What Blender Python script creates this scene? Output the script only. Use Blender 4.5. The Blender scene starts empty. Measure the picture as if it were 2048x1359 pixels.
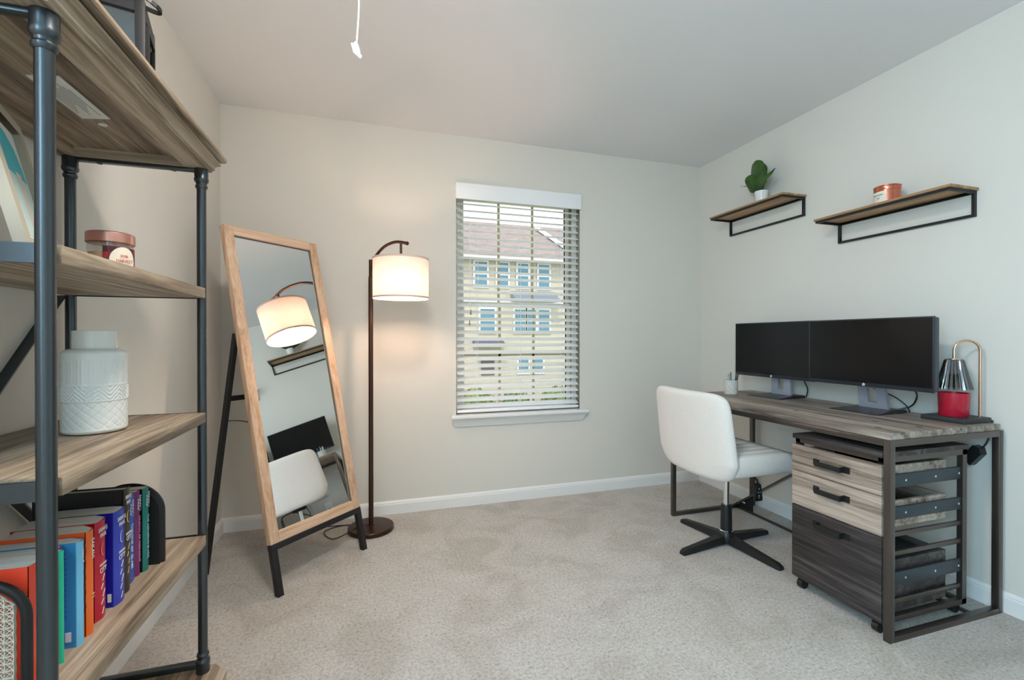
import bpy, bmesh, math, random
from mathutils import Vector, Matrix
random.seed(7)
C = bpy.context.scene.collection
S = bpy.context.scene
R = math.radians

# ------------------------------------------------------------------ camera, world, lights, exposure
cam_d = bpy.data.cameras.new('camera'); cam = bpy.data.objects.new('camera', cam_d); C.objects.link(cam)
cam.location = (0, 0, 1.1384)
cam.rotation_euler = (R(90 - 0.272), 0, R(-17.253))
cam_d.sensor_width = 36; cam_d.lens = 36 * 912.7 / 2048
cam_d.clip_start = 0.02; cam_d.clip_end = 300
S.camera = cam
S.view_settings.view_transform = 'Standard'; S.view_settings.look = 'None'
S.view_settings.gamma = 1; S.view_settings.use_curve_mapping = False
S.view_settings.exposure = 0.76

W = bpy.data.worlds.new('sky'); S.world = W; W.use_nodes = True
bg = W.node_tree.nodes['Background']
bg.inputs[0].default_value = (0.86, 0.93, 1.0, 1); bg.inputs[1].default_value = 1.25

def lamp(name, kind, loc, energy, color, rot=(0, 0, 0), **k):
    d = bpy.data.lights.new(name, kind); d.energy = energy; d.color = color
    for a, b in k.items(): setattr(d, a, b)
    o = bpy.data.objects.new(name, d); o.location = loc; o.rotation_euler = rot; C.objects.link(o); return o
# sun on the houses across the street (behind this house, high)
lamp('sun', 'SUN', (0, -5, 12), 1.25, (1, .95, .86), (R(38), 0, R(-24)), angle=R(1.0))
# added area light as daylight of an assumed window in the left wall beside the camera, just outside its opening
lamp('assumed_window_daylight', 'AREA', (-1.14, -0.48, 1.62), 66, (0.42, 0.76, 1.0), (0, R(-64), 0), shape='RECTANGLE', size=1.6, size_y=1.35)

# ------------------------------------------------------------------ materials
def mat(name, col, rough=.5, metal=0, **k):
    m = bpy.data.materials.new(name); m.use_nodes = True
    b = m.node_tree.nodes['Principled BSDF']
    b.inputs['Base Color'].default_value = (*col, 1); b.inputs['Roughness'].default_value = rough
    b.inputs['Metallic'].default_value = metal
    for a, v in k.items(): b.inputs[a].default_value = v
    return m
def srgb(r, g, b):
    f = lambda c: (c / 255 / 12.92) if c <= 10 else ((c / 255 + .055) / 1.055) ** 2.4
    return (f(r), f(g), f(b))
def N(m, t, **k):
    n = m.node_tree.nodes.new(t)
    for a, v in k.items():
        if a in n.inputs.keys(): n.inputs[a].default_value = v
        else: setattr(n, a, v)
    return n
def L(m, a, b): m.node_tree.links.new(a, b)
def ramp(m, src, stops):
    r = N(m, 'ShaderNodeValToRGB'); e = r.color_ramp.elements
    while len(e) > 1: e.remove(e[-1])
    e[0].position, e[0].color = stops[0][0], (*stops[0][1], 1)
    for p, c in stops[1:]:
        x = e.new(p); x.color = (*c, 1)
    L(m, src, r.inputs[0]); return r.outputs[0]
def coords(m, scale=(1, 1, 1), rot=(0, 0, 0)):
    t = N(m, 'ShaderNodeTexCoord'); mp = N(m, 'ShaderNodeMapping')
    mp.inputs['Scale'].default_value = scale; mp.inputs['Rotation'].default_value = rot
    L(m, t.outputs['Object'], mp.inputs[0]); return mp.outputs[0]
def noise(m, vec, scale, detail=3, rough=.5, dist=0):
    n = N(m, 'ShaderNodeTexNoise'); n.inputs['Scale'].default_value = scale; n.inputs['Detail'].default_value = detail
    n.inputs['Roughness'].default_value = rough; n.inputs['Distortion'].default_value = dist
    if vec is not None: L(m, vec, n.inputs['Vector'])
    return n.outputs[0]
def bump(m, h, strength=.2, dist=.002):
    b = N(m, 'ShaderNodeBump'); b.inputs['Strength'].default_value = strength; b.inputs['Distance'].default_value = dist
    L(m, h, b.inputs['Height']); L(m, b.outputs[0], m.node_tree.nodes['Principled BSDF'].inputs['Normal'])
def wood(name, dark, mid, light, axis='Y', rough=.5, fine=60, planks=None, across='X', contrast=1):
    """long grain along the given axis; planks = width of boards across it"""
    m = mat(name, mid, rough)
    lo = .045; sc = {'X': (lo, 1, 1), 'Y': (1, lo, 1), 'Z': (1, 1, lo)}[axis]
    v = coords(m, sc)
    a = noise(m, v, fine, 6, .65, .6); b = noise(m, v, fine * .16, 4, .55, 1.2)
    mx = N(m, 'ShaderNodeMath', operation='ADD'); L(m, a, mx.inputs[0]); L(m, b, mx.inputs[1])
    h = N(m, 'ShaderNodeMath', operation='MULTIPLY'); L(m, mx.outputs[0], h.inputs[0]); h.inputs[1].default_value = .5
    k = .11 / contrast
    col = ramp(m, h.outputs[0], [(.5 - k, dark), (.5, mid), (.5 + k, light)])
    if planks:
        v2 = coords(m)
        sx = N(m, 'ShaderNodeSeparateXYZ'); L(m, v2, sx.inputs[0])
        d = N(m, 'ShaderNodeMath', operation='DIVIDE'); L(m, sx.outputs[across], d.inputs[0]); d.inputs[1].default_value = planks
        fl = N(m, 'ShaderNodeMath', operation='FLOOR'); L(m, d.outputs[0], fl.inputs[0])
        wn = N(m, 'ShaderNodeTexWhiteNoise', noise_dimensions='1D'); L(m, fl.outputs[0], wn.inputs['W'])
        mr = N(m, 'ShaderNodeMapRange'); L(m, wn.outputs[0], mr.inputs[0]); mr.inputs[3].default_value = .78; mr.inputs[4].default_value = 1.12
        fr = N(m, 'ShaderNodeMath', operation='FRACT'); L(m, d.outputs[0], fr.inputs[0])
        lt = N(m, 'ShaderNodeMath', operation='GREATER_THAN'); L(m, fr.outputs[0], lt.inputs[0]); lt.inputs[1].default_value = .02
        ml = N(m, 'ShaderNodeMath', operation='MULTIPLY'); L(m, mr.outputs[0], ml.inputs[0])
        mm = N(m, 'ShaderNodeMapRange'); L(m, lt.outputs[0], mm.inputs[0]); mm.inputs[3].default_value = .5; mm.inputs[4].default_value = 1; L(m, mm.outputs[0], ml.inputs[1])
        vm = N(m, 'ShaderNodeVectorMath', operation='SCALE'); L(m, col, vm.inputs[0]); L(m, ml.outputs[0], vm.inputs['Scale'])
        col = vm.outputs[0]
    L(m, col, m.node_tree.nodes['Principled BSDF'].inputs['Base Color'])
    bump(m, h.outputs[0], .25, .001)
    return m

M = {}
def paint(name, col, rough=.85):
    m = mat(name, col, rough); bump(m, noise(m, coords(m), 220, 4, .6), .12, .0008); return m
M['wall'] = paint('wall_paint', srgb(222, 217, 208))
M['ceiling'] = paint('ceiling_paint', srgb(234, 233, 233))
M['trim'] = mat('trim_paint', srgb(236, 235, 233), .45)
# carpet: cut pile, brushed patches where it was vacuumed
m = mat('carpet', srgb(196, 186, 174), .95); M['carpet'] = m
v = coords(m)
fine = noise(m, v, 420, 3, .7); mid = noise(m, v, 90, 5, .7, .4); big = noise(m, coords(m, (1, 1, 1)), 3.2, 3, .5, 1.4)
a = N(m, 'ShaderNodeMath', operation='MULTIPLY'); L(m, fine, a.inputs[0]); a.inputs[1].default_value = .45
b = N(m, 'ShaderNodeMath', operation='MULTIPLY'); L(m, mid, b.inputs[0]); b.inputs[1].default_value = .55
s = N(m, 'ShaderNodeMath', operation='ADD'); L(m, a.outputs[0], s.inputs[0]); L(m, b.outputs[0], s.inputs[1])
c1 = ramp(m, s.outputs[0], [(.34, srgb(160, 149, 138)), (.5, srgb(232, 224, 216)), (.64, srgb(250, 246, 240))])
c2 = ramp(m, big, [(.36, (.86, .845, .82)), (.5, (.96, .955, .95)), (.62, (1, 1, 1))])
mx = N(m, 'ShaderNodeMix', data_type='RGBA', blend_type='MULTIPLY'); mx.inputs[0].default_value = 1
L(m, c1, mx.inputs[6]); L(m, c2, mx.inputs[7]); L(m, mx.outputs[2], m.node_tree.nodes['Principled BSDF'].inputs['Base Color'])
bump(m, s.outputs[0], 1.0, .012)

M['shelf_wood'] = wood('bookcase_wood', srgb(88, 71, 55), srgb(147, 128, 107), srgb(190, 173, 152), 'Y', .5, 55)
M['shelf_wood_x'] = wood('bookcase_wood_cross', srgb(88, 71, 55), srgb(147, 128, 107), srgb(190, 173, 152), 'X', .5, 55)
M['oak'] = wood('light_oak', srgb(186, 148, 118), srgb(212, 176, 146), srgb(226, 195, 168), 'Z', .5, 90)
M['oak_x'] = wood('light_oak_cross', srgb(186, 148, 118), srgb(212, 176, 146), srgb(226, 195, 168), 'X', .5, 90)
M['desk_wood'] = wood('desk_oak', srgb(86, 74, 66), srgb(150, 136, 124), srgb(192, 178, 164), 'Y', .42, 75, planks=.112)
M['drawer_wood'] = wood('drawer_light_oak', srgb(104, 86, 74), srgb(172, 153, 138), srgb(206, 190, 176), 'Y', .5, 60, planks=.0515, across='Z')
M['dark_wood'] = wood('drawer_dark_oak', srgb(22, 18, 18), srgb(56, 49, 48), srgb(96, 88, 86), 'Y', .5, 60)
M['ledge_wood'] = wood('ledge_oak', srgb(120, 84, 50), srgb(168, 128, 86), srgb(196, 160, 118), 'Y', .5, 70)
M['black'] = mat('black_metal', srgb(34, 33, 34), .45, .3)
M['pipe'] = mat('pipe_metal', srgb(80, 84, 88), .30, .9)
bump(M['pipe'], noise(M['pipe'], coords(M['pipe']), 700, 2), .1, .0003)
M['steel'] = mat('brushed_gunmetal', srgb(112, 104, 100), .32, .85)
M['steel'].node_tree.nodes['Principled BSDF'].inputs['Base Color'].default_value = (*srgb(100, 92, 87), 1)
M['slide'] = mat('dark_drawer_slide', srgb(64, 74, 80), .4, .6)
M['bronze'] = mat('bronze_metal', srgb(66, 42, 30), .35, .6)
M['chrome'] = mat('chrome', (.8, .8, .82), .12, 1)
M['plastic'] = mat('black_plastic', srgb(24, 24, 26), .42)
M['screen'] = mat('dark_screen', srgb(12, 12, 14), .25, **{'Specular IOR Level': .22})
M['bezel'] = mat('monitor_bezel', srgb(36, 40, 47), .4)
M['stand'] = mat('grey_stand', srgb(158, 164, 176), .35, .35)
M['base_dark'] = mat('dark_base', srgb(48, 46, 52), .3, .3)
M['mirror'] = mat('mirror_glass', (.93, .95, .94), .005, 1)
M['slat'] = mat('blind_slat', srgb(246, 246, 248), .4)
M['vinyl'] = mat('window_vinyl', srgb(238, 234, 222), .4)
M['muntin'] = mat('window_grille', srgb(196, 184, 150), .5)
M['rose'] = mat('rose_gold', srgb(222, 160, 145), .28, .9)
M['copper'] = mat('copper', srgb(205, 120, 95), .22, .9)
M['gold'] = mat('champagne_gold', srgb(226, 188, 158), .22, 1)
M['ceramic'] = mat('white_ceramic', srgb(232, 232, 228), .12)
M['stone'] = mat('speckled_stone', srgb(205, 203, 196), .7)
_m = M['stone']; L(_m, ramp(_m, noise(_m, coords(_m), 260, 2), [(.4, srgb(170, 168, 160)), (.5, srgb(214, 212, 205))]), _m.node_tree.nodes['Principled BSDF'].inputs['Base Color'])
M['paper'] = mat('book_pages', srgb(226, 222, 212), .9)
_m = M['paper']; L(_m, ramp(_m, noise(_m, coords(_m, (.02, 1, .02)), 900, 2), [(.35, srgb(198, 193, 182)), (.6, srgb(232, 229, 220))]), _m.node_tree.nodes['Principled BSDF'].inputs['Base Color'])
M['white'] = mat('white_plastic', srgb(240, 240, 238), .4)
M['label'] = mat('cream_label', srgb(238, 228, 212), .6)
M['ink'] = mat('dark_ink', srgb(70, 60, 60), .6)
M['silver'] = mat('silver_sticker', srgb(226, 226, 220), .45)
M['leaf'] = mat('leaf', srgb(52, 98, 18), .4)
_m = M['leaf']; L(_m, ramp(_m, noise(_m, coords(_m), 14, 2), [(.35, srgb(26, 60, 10)), (.65, srgb(62, 104, 20))]), _m.node_tree.nodes['Principled BSDF'].inputs['Base Color'])
M['leaf_back'] = M['leaf']
M['wax'] = mat('cream_wax', srgb(235, 190, 150), .6)
M['redwax'] = mat('red_wax_candle', srgb(150, 18, 40), .4)
M['fabric'] = mat('cream_boucle', srgb(226, 222, 216), .9)
_m = M['fabric']; vv = coords(_m)
_w = noise(_m, vv, 520, 3, .7); L(_m, ramp(_m, _w, [(.3, srgb(206, 199, 192)), (.6, srgb(236, 230, 224))]), _m.node_tree.nodes['Principled BSDF'].inputs['Base Color']); bump(_m, _w, .5, .0012)
M['seat_fabric'] = M['fabric']
def shade_mat():
    m = bpy.data.materials.new('linen_shade'); m.use_nodes = True; nt = m.node_tree; nt.nodes.clear()
    out = N(m, 'ShaderNodeOutputMaterial'); d = N(m, 'ShaderNodeBsdfDiffuse'); t = N(m, 'ShaderNodeBsdfTranslucent'); mix = N(m, 'ShaderNodeMixShader')
    tc = coords(m, (1, 1, 4)); w = noise(m, tc, 260, 3, .7)
    col = ramp(m, w, [(.3, srgb(196, 180, 170)), (.6, srgb(224, 210, 202))])
    L(m, col, d.inputs[0]); L(m, col, t.inputs[0]); mix.inputs[0].default_value = .15
    L(m, d.outputs[0], mix.inputs[1]); L(m, t.outputs[0], mix.inputs[2]); L(m, mix.outputs[0], out.inputs[0]); return m
M['shade'] = shade_mat()
def slat_mat():
    m = bpy.data.materials.new('faux_wood_slat'); m.use_nodes = True; nt = m.node_tree; nt.nodes.clear()
    out = N(m, 'ShaderNodeOutputMaterial'); d = N(m, 'ShaderNodeBsdfDiffuse'); t = N(m, 'ShaderNodeBsdfTranslucent'); mix = N(m, 'ShaderNodeMixShader')
    for q in (d, t): q.inputs[0].default_value = (.93, .93, .94, 1)
    mix.inputs[0].default_value = .45
    L(m, d.outputs[0], mix.inputs[1]); L(m, t.outputs[0], mix.inputs[2]); L(m, mix.outputs[0], out.inputs[0]); return m
M['louvre'] = slat_mat()
M['shade_trim'] = mat('shade_trim_tape', srgb(214, 190, 176), .8)
def emit(name, col, s):
    m = bpy.data.materials.new(name); m.use_nodes = True; nt = m.node_tree; nt.nodes.clear()
    out = N(m, 'ShaderNodeOutputMaterial'); e = N(m, 'ShaderNodeEmission'); e.inputs[0].default_value = (*col, 1); e.inputs[1].default_value = s
    L(m, e.outputs[0], out.inputs[0]); return m
M['bulb'] = emit('lit_bulb', (1, .70, .50), 165)
M['fill_dome'] = emit('fill_dome_glow', (1, .915, .835), 60)  # glow of the added ceiling fill light that brightens the room
def thin_glass(name, tint=(1, 1, 1), refl=.08, rough=.02):
    m = bpy.data.materials.new(name); m.use_nodes = True; nt = m.node_tree; nt.nodes.clear()
    out = N(m, 'ShaderNodeOutputMaterial'); t = N(m, 'ShaderNodeBsdfTransparent'); g = N(m, 'ShaderNodeBsdfGlossy'); mix = N(m, 'ShaderNodeMixShader')
    t.inputs[0].default_value = (*tint, 1); g.inputs['Roughness'].default_value = rough; mix.inputs[0].default_value = refl
    L(m, t.outputs[0], mix.inputs[1]); L(m, g.outputs[0], mix.inputs[2]); L(m, mix.outputs[0], out.inputs[0]); return m
M['glass'] = thin_glass('window_glass', (.97, .98, .98), .05)
M['jar_glass'] = thin_glass('jar_glass', (.93, .93, .92), .10, .08)
M['smoke_glass'] = thin_glass('smoked_mirror_glass', (.62, .62, .63), .16, .08)
M['red_glass'] = mat('frosted_red_glass', srgb(176, 22, 48), .25)

# ------------------------------------------------------------------ mesh building
class MB:
    def __init__(s, off=(0, 0, 0)): s.bm = bmesh.new(); s.off = Vector(off)
    def _add(s, verts, faces):
        vs = [s.bm.verts.new(Vector(v) - s.off) for v in verts]
        fs = []
        for f in faces:
            try: fs.append(s.bm.faces.new([vs[i] for i in f]))
            except ValueError: pass
        return vs, fs
    def obox(s, c, size, rot=None, bev=0, seg=2):
        hx, hy, hz = [d / 2 for d in size]; c = Vector(c)
        P = [Vector((x, y, z)) for x in (-hx, hx) for y in (-hy, hy) for z in (-hz, hz)]
        if rot is not None: P = [rot @ p for p in P]
        P = [p + c for p in P]
        vs, fs = s._add(P, [(0, 1, 3, 2), (4, 6, 7, 5), (0, 4, 5, 1), (2, 3, 7, 6), (0, 2, 6, 4), (1, 5, 7, 3)])
        if bev > 0:
            es = list({e for f in fs for e in f.edges})
            bmesh.ops.bevel(s.bm, geom=es, offset=min(bev, min(size) * .45), segments=seg, affect='EDGES', profile=.5)
        return s
    def box(s, x0, x1, y0, y1, z0, z1, bev=0, seg=2):
        return s.obox(((x0 + x1) / 2, (y0 + y1) / 2, (z0 + z1) / 2), (abs(x1 - x0), abs(y1 - y0), abs(z1 - z0)), None, bev, seg)
    def bar(s, p0, p1, w, h, up=(0, 0, 1), bev=0):
        p0, p1 = Vector(p0), Vector(p1); d = (p1 - p0); ln = d.length; d.normalize(); up = Vector(up)
        r = d.cross(up)
        if r.length < 1e-4: r = d.cross(Vector((1, 0, 0)))
        r.normalize(); u = r.cross(d)
        rot = Matrix((d, r, u)).transposed()
        return s.obox((p0 + p1) / 2, (ln, w, h), rot, bev)
    def tube(s, pts, r, n=12, caps=True):
        pts = [Vector(p) for p in pts]; rad = r if isinstance(r, (list, tuple)) else [r] * len(pts)
        rings = []; prev = None
        for i, p in enumerate(pts):
            d = (pts[min(i + 1, len(pts) - 1)] - pts[max(i - 1, 0)]).normalized()
            if prev is None:
                a = d.cross(Vector((0, 0, 1)));
                if a.length < 1e-3: a = d.cross(Vector((1, 0, 0)))
            else: a = prev - d * prev.dot(d)
            a.normalize(); b = d.cross(a); prev = a
            rings.append([p + (a * math.cos(t) + b * math.sin(t)) * rad[i] for t in [2 * math.pi * k / n for k in range(n)]])
        V = [v for rg in rings for v in rg]; F = []
        for i in range(len(rings) - 1):
            for k in range(n):
                F.append((i * n + k, i * n + (k + 1) % n, (i + 1) * n + (k + 1) % n, (i + 1) * n + k))
        if caps: F.append(tuple(range(n))[::-1]); F.append(tuple((len(rings) - 1) * n + k for k in range(n)))
        s._add(V, F); return s
    def lathe(s, prof, n=32, c=(0, 0, 0), rot=None, sx=1, sy=1, caps=True, dfn=None):
        c = Vector(c); V = []; F = []
        for j, (r, z) in enumerate(prof):
            for k in range(n):
                t = 2 * math.pi * k / n; rr = r + (dfn(t, j, z) if dfn else 0)
                p = Vector((rr * math.cos(t) * sx, rr * math.sin(t) * sy, z))
                if rot is not None: p = rot @ p
                V.append(p + c)
        for j in range(len(prof) - 1):
            for k in range(n): F.append((j * n + k, j * n + (k + 1) % n, (j + 1) * n + (k + 1) % n, (j + 1) * n + k))
        if caps: F.append(tuple(range(n))[::-1]); F.append(tuple((len(prof) - 1) * n + k for k in range(n)))
        s._add(V, F); return s
    def prism(s, poly, mtx, d0, d1):
        """2D polygon (a,b) in the mtx frame extruded along its third axis from d0 to d1"""
        n = len(poly); V = [mtx @ Vector((a, b, d0)) for a, b in poly] + [mtx @ Vector((a, b, d1)) for a, b in poly]
        F = [tuple(range(n))[::-1], tuple(range(n, 2 * n))] + [(i, (i + 1) % n, n + (i + 1) % n, n + i) for i in range(n)]
        s._add(V, F); return s
    def grid(s, fn, na, nb):
        V = [fn(i / na, j / nb) for i in range(na + 1) for j in range(nb + 1)]
        F = [(i * (nb + 1) + j, (i + 1) * (nb + 1) + j, (i + 1) * (nb + 1) + j + 1, i * (nb + 1) + j + 1) for i in range(na) for j in range(nb)]
        s._add(V, F); return s
    def build(s, name, m, parent=None, loc=None, sharp=35, weld=True):
        if weld: bmesh.ops.remove_doubles(s.bm, verts=s.bm.verts, dist=1e-6)
        bmesh.ops.recalc_face_normals(s.bm, faces=s.bm.faces)
        for e in s.bm.edges:
            if len(e.link_faces) == 2 and e.calc_face_angle(0) > R(sharp): e.smooth = False
        for f in s.bm.faces: f.smooth = True
        me = bpy.data.meshes.new(name); s.bm.to_mesh(me); s.bm.free()
        me.materials.append(M[m] if isinstance(m, str) else m)
        o = bpy.data.objects.new(name, me); C.objects.link(o)
        if loc is not None: o.location = loc
        if parent is not None: o.parent = parent
        return o
def FR(o, x, y):
    """frame matrix with origin o, first axis x, second axis y, third = x cross y"""
    x = Vector(x).normalized(); y = Vector(y).normalized(); z = x.cross(y)
    mt = Matrix((x, y, z)).transposed().to_4x4(); mt.translation = Vector(o); return mt
def tag(o, label=None, cat=None, group=None, kind=None):
    for k, v in (('label', label), ('category', cat), ('group', group), ('kind', kind)):
        if v: o[k] = v
    return o
def thing(name, label, cat, loc=(0, 0, 0), rz=0, group=None):
    o = bpy.data.objects.new(name, None); o.empty_display_size = .05; C.objects.link(o)
    o.location = loc; o.rotation_euler = (0, 0, rz); return tag(o, label, cat, group)
def lettering(name, body, mtx, size, m, parent, off=(0, 0, 0), align='CENTER', ext=.0003, sx=1, bold=0):
    cu = bpy.data.curves.new(name, 'FONT'); cu.body = body; cu.size = size; cu.align_x = align; cu.align_y = 'CENTER'; cu.extrude = ext; cu.offset = bold
    cu.resolution_u = 3
    t = bpy.data.objects.new(name, cu); C.objects.link(t)
    dg = bpy.context.evaluated_depsgraph_get(); dg.update()
    me = bpy.data.meshes.new_from_object(t.evaluated_get(dg)); C.objects.unlink(t); bpy.data.objects.remove(t)
    me.transform(Matrix.Diagonal((sx, 1, 1, 1))); me.transform(Matrix.Translation(-Vector(off)) @ mtx)
    me.materials.clear(); me.materials.append(M[m] if isinstance(m, str) else m)
    o = bpy.data.objects.new(name, me); C.objects.link(o); o.parent = parent; return o
def struct(o): o['kind'] = 'structure'; return o
def bez(p, n=16):
    """Catmull-Rom through points"""
    p = [Vector(q) for q in p]; out = []
    for i in range(len(p) - 1):
        a, b, c, d = p[max(i - 1, 0)], p[i], p[i + 1], p[min(i + 2, len(p) - 1)]
        for k in range(n):
            t = k / n
            out.append(.5 * ((2 * b) + (c - a) * t + (2 * a - 5 * b + 4 * c - d) * t * t + (3 * b - a - 3 * c + d) * t ** 3))
    out.append(p[-1]); return out

# ------------------------------------------------------------------ the room
XL, XR, YB, YF, H = -0.834, 2.5235, 3.0506, -1.30, 2.5
WX0, WX1, WZ0, WZ1, WT = 0.553, 1.467, 0.605, 2.172, 0.16     # window opening
struct(MB().box(XL - .2, XR + .2, YF - .2, YB + .2, -.12, 0).build('floor', 'carpet'))
struct(MB().box(XL - .2, XR + .2, YF - .7, YB + .35, H, H + .15).build('ceiling', 'ceiling'))
LY0, LY1, LZ0, LZ1 = -1.12, .16, .68, 2.16      # assumed side window in the left wall, added for its daylight, out of the picture
w = MB(); w.box(XL - .15, XL, YF - .15, LY0, 0, H); w.box(XL - .15, XL, LY1, YB + WT, 0, H); w.box(XL - .15, XL, LY0, LY1, 0, LZ0); w.box(XL - .15, XL, LY0, LY1, LZ1, H)
struct(w.build('wall_left', 'wall'))
struct(MB().box(XR, XR + .15, YF - .15, YB + WT, 0, H).build('wall_right', 'wall'))
w = MB(); w.box(XL, WX0, YB, YB + WT, 0, H); w.box(WX1, XR, YB, YB + WT, 0, H); w.box(WX0, WX1, YB, YB + WT, 0, WZ0); w.box(WX0, WX1, YB, YB + WT, WZ1, H)
struct(w.build('wall_back', 'wall'))
w = MB(); w.box(XL, XR, YF - WT, YF, 0, H)
struct(w.build('wall_front', 'wall'))
def baseboard(name, p0, p1, inward):
    """moulded board along the wall foot"""
    p0, p1, n = Vector(p0), Vector(p1), Vector(inward); prof = [(0, 0), (.014, 0), (.014, .062), (.011, .066), (.011, .072), (.006, .079), (0, .084)]
    mt = FR(p0, n, (0, 0, 1)); ln = (p1 - p0).length; sgn = 1 if n.cross(Vector((0, 0, 1))).dot(p1 - p0) > 0 else -1
    struct(MB().prism(prof, mt, 0, sgn * ln).build(name, 'trim'))
baseboard('baseboard_back', (XL, YB, 0), (XR, YB, 0), (0, -1, 0))
baseboard('baseboard_right', (XR, YF, 0), (XR, YB - .014, 0), (-1, 0, 0))
baseboard('baseboard_left', (XL, YF, 0), (XL, YB - .014, 0), (1, 0, 0))

# window_1: the double hung window behind the blind
w1 = MB(); y0, y1 = YB + .058, YB + .135
f = .038
w1.box(WX0, WX0 + f, y0, y1, WZ0, WZ1); w1.box(WX1 - f, WX1, y0, y1, WZ0, WZ1); w1.box(WX0 + f, WX1 - f, y0, y1, WZ1 - f, WZ1); w1.box(WX0 + f, WX1 - f, y0, y1, WZ0, WZ0 + f)
win = struct(w1.build('window_1', 'vinyl'))
def sash(name, z0, z1, yy):
    b = MB(); g = .034; a0, a1 = WX0 + f, WX1 - f
    b.box(a0, a0 + g, yy, yy + .025, z0, z1, .003); b.box(a1 - g, a1, yy, yy + .025, z0, z1, .003)
    b.box(a0 + g, a1 - g, yy, yy + .025, z1 - g, z1, .003); b.box(a0 + g, a1 - g, yy, yy + .025, z0, z0 + g, .003)
    o = b.build(name, 'vinyl', win)
    gr = MB(); wd = (a1 - a0 - 2 * g) / 3
    for k in (1, 2): gr.box(a0 + g + wd * k - .009, a0 + g + wd * k + .009, yy + .008, yy + .016, z0 + g, z1 - g)
    zm = (z0 + z1) / 2; gr.box(a0 + g, a1 - g, yy + .008, yy + .016, zm - .009, zm + .009)
    gr.build('grille', 'muntin', o)
    MB().box(a0 + g, a1 - g, yy + .0115, yy + .0125, z0 + g, z1 - g).build('pane', 'glass', o)
ZM = 1.375
sash('upper_sash', ZM - .017, WZ1 - f, YB + .105); sash('lower_sash', WZ0 + f, ZM + .017, YB + .078)
MB().box(.99, 1.03, YB + .066, YB + .078, ZM + .003, ZM + .02, .004).build('sash_lock', 'vinyl', win)
# assumed side window beside the camera, added as the opening for the daylight
w2 = MB(); f2 = .05; xa, xb = XL - .12, XL - .06
w2.box(xa, xb, LY0, LY0 + f2, LZ0, LZ1); w2.box(xa, xb, LY1 - f2, LY1, LZ0, LZ1); w2.box(xa, xb, LY0 + f2, LY1 - f2, LZ1 - f2, LZ1); w2.box(xa, xb, LY0 + f2, LY1 - f2, LZ0, LZ0 + f2)
w2.box(xa, xb, LY0 + f2, LY1 - f2, 1.40, 1.44)
rw = struct(w2.build('assumed_side_window', 'trim'))
MB().box(XL - .092, XL - .088, LY0 + f2, LY1 - f2, LZ0 + f2, LZ1 - f2).build('pane', 'glass', rw)
# window sill: moulded stool (trapezoid crown profile)
prof = [(0, .538), (.012, .538), (.016, .548), (.026, .562), (.036, .578), (.048, .592), (.058, .598), (.061, .602), (.061, .614), (.058, .618), (-.07, .618), (-.07, .600), (0, .600)]
mt = FR((1.512, YB, 0), (0, -1, 0), (0, 0, 1))   # third axis = -X
b = MB(); n0 = len(prof); tp = lambda a: (.061 - min(max(a, 0), .061)) * .55 if a > -.01 else .045
V = [mt @ Vector((a, z, tp(a))) for a, z in prof] + [mt @ Vector((a, z, .999 - tp(a))) for a, z in prof]
b._add(V, [tuple(range(n0))[::-1], tuple(range(n0, 2 * n0))] + [(i, (i + 1) % n0, n0 + (i + 1) % n0, n0 + i) for i in range(n0)])
struct(b.build('trim_1', 'trim'))

# ------------------------------------------------------------------ the blind
bl = thing('window_blind', 'white horizontal slatted blind hanging in the window', 'blind', (1.01, YB + .02, WZ0 + .02))
o_ = (1.01, YB + .02, WZ0 + .02)
v = MB(o_); v.box(.548, 1.472, YB - .022, YB - .004, 2.073, 2.181, .003); v.box(.548, .556, YB - .004, YB + .0, 2.073, 2.181); v.build('valance', 'slat', bl)
MB(o_).box(.565, 1.455, YB - .0, YB + .045, 2.12, 2.165).build('head_rail', 'slat', bl)
sl = MB(o_); nsl = 31; ztop, zbot = 2.055, .672; tilt = R(27); hw = .0245; yc = YB + .028
for i in range(nsl):
    z = ztop + (zbot - ztop) * i / (nsl - 1) + random.uniform(-.0012, .0012)
    pts = []
    for k in range(7):
        t = -1 + 2 * k / 6; yy = t * hw; bow = .0022 * (1 - t * t)
        pts.append((yy * math.cos(tilt) - bow * math.sin(tilt), yy * math.sin(tilt) + bow * math.cos(tilt)))
    prof = [(a, b_) for a, b_ in pts] + [(a, b_ - .0026) for a, b_ in reversed(pts)]
    sag = random.uniform(-.0015, .0015)
    sl.prism([(a + yc, b_ + z + sag) for a, b_ in prof], FR((0, 0, 0), (0, 1, 0), (0, 0, 1)), .561, 1.459)
sl.build('slats', 'louvre', bl)
MB(o_).box(.560, 1.460, yc - .026, yc + .026, .6285, .6475, .005).build('bottom_rail', 'slat', bl)
for x in (.70, 1.01, 1.32):
    t = MB(o_)
    for yy in (yc - .0255, yc + .0255): t.tube([(x, yy, .64), (x, yy, 2.13)], .0009, 5)
    t.tube([(x + .012, yc, .64), (x + .012, yc, 2.13)], .0009, 5)
    t.build('ladder_cord', 'slat', bl)
for x, zb in ((.653, 1.30), (.645, 1.23)):
    c = MB(o_).tube([(x, YB - .006, 2.11), (x, YB - .004, zb + .03)], .0011, 6).build('lift_cord', 'slat', bl)
    MB(o_).lathe([(.002, .03), (.0045, .024), (.0035, .012), (.0075, 0), (.006, -.004)], 12, (x, YB - .004, zb)).build('tassel', mat('cord_tassel', srgb(150, 140, 125), .5), c)
# wand-like hold-down cord on the right
MB(o_).tube([(1.335, YB - .003, 2.10), (1.337, YB - .002, 1.40)], .0022, 8).build('tilt_wand', 'slat', bl)

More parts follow.
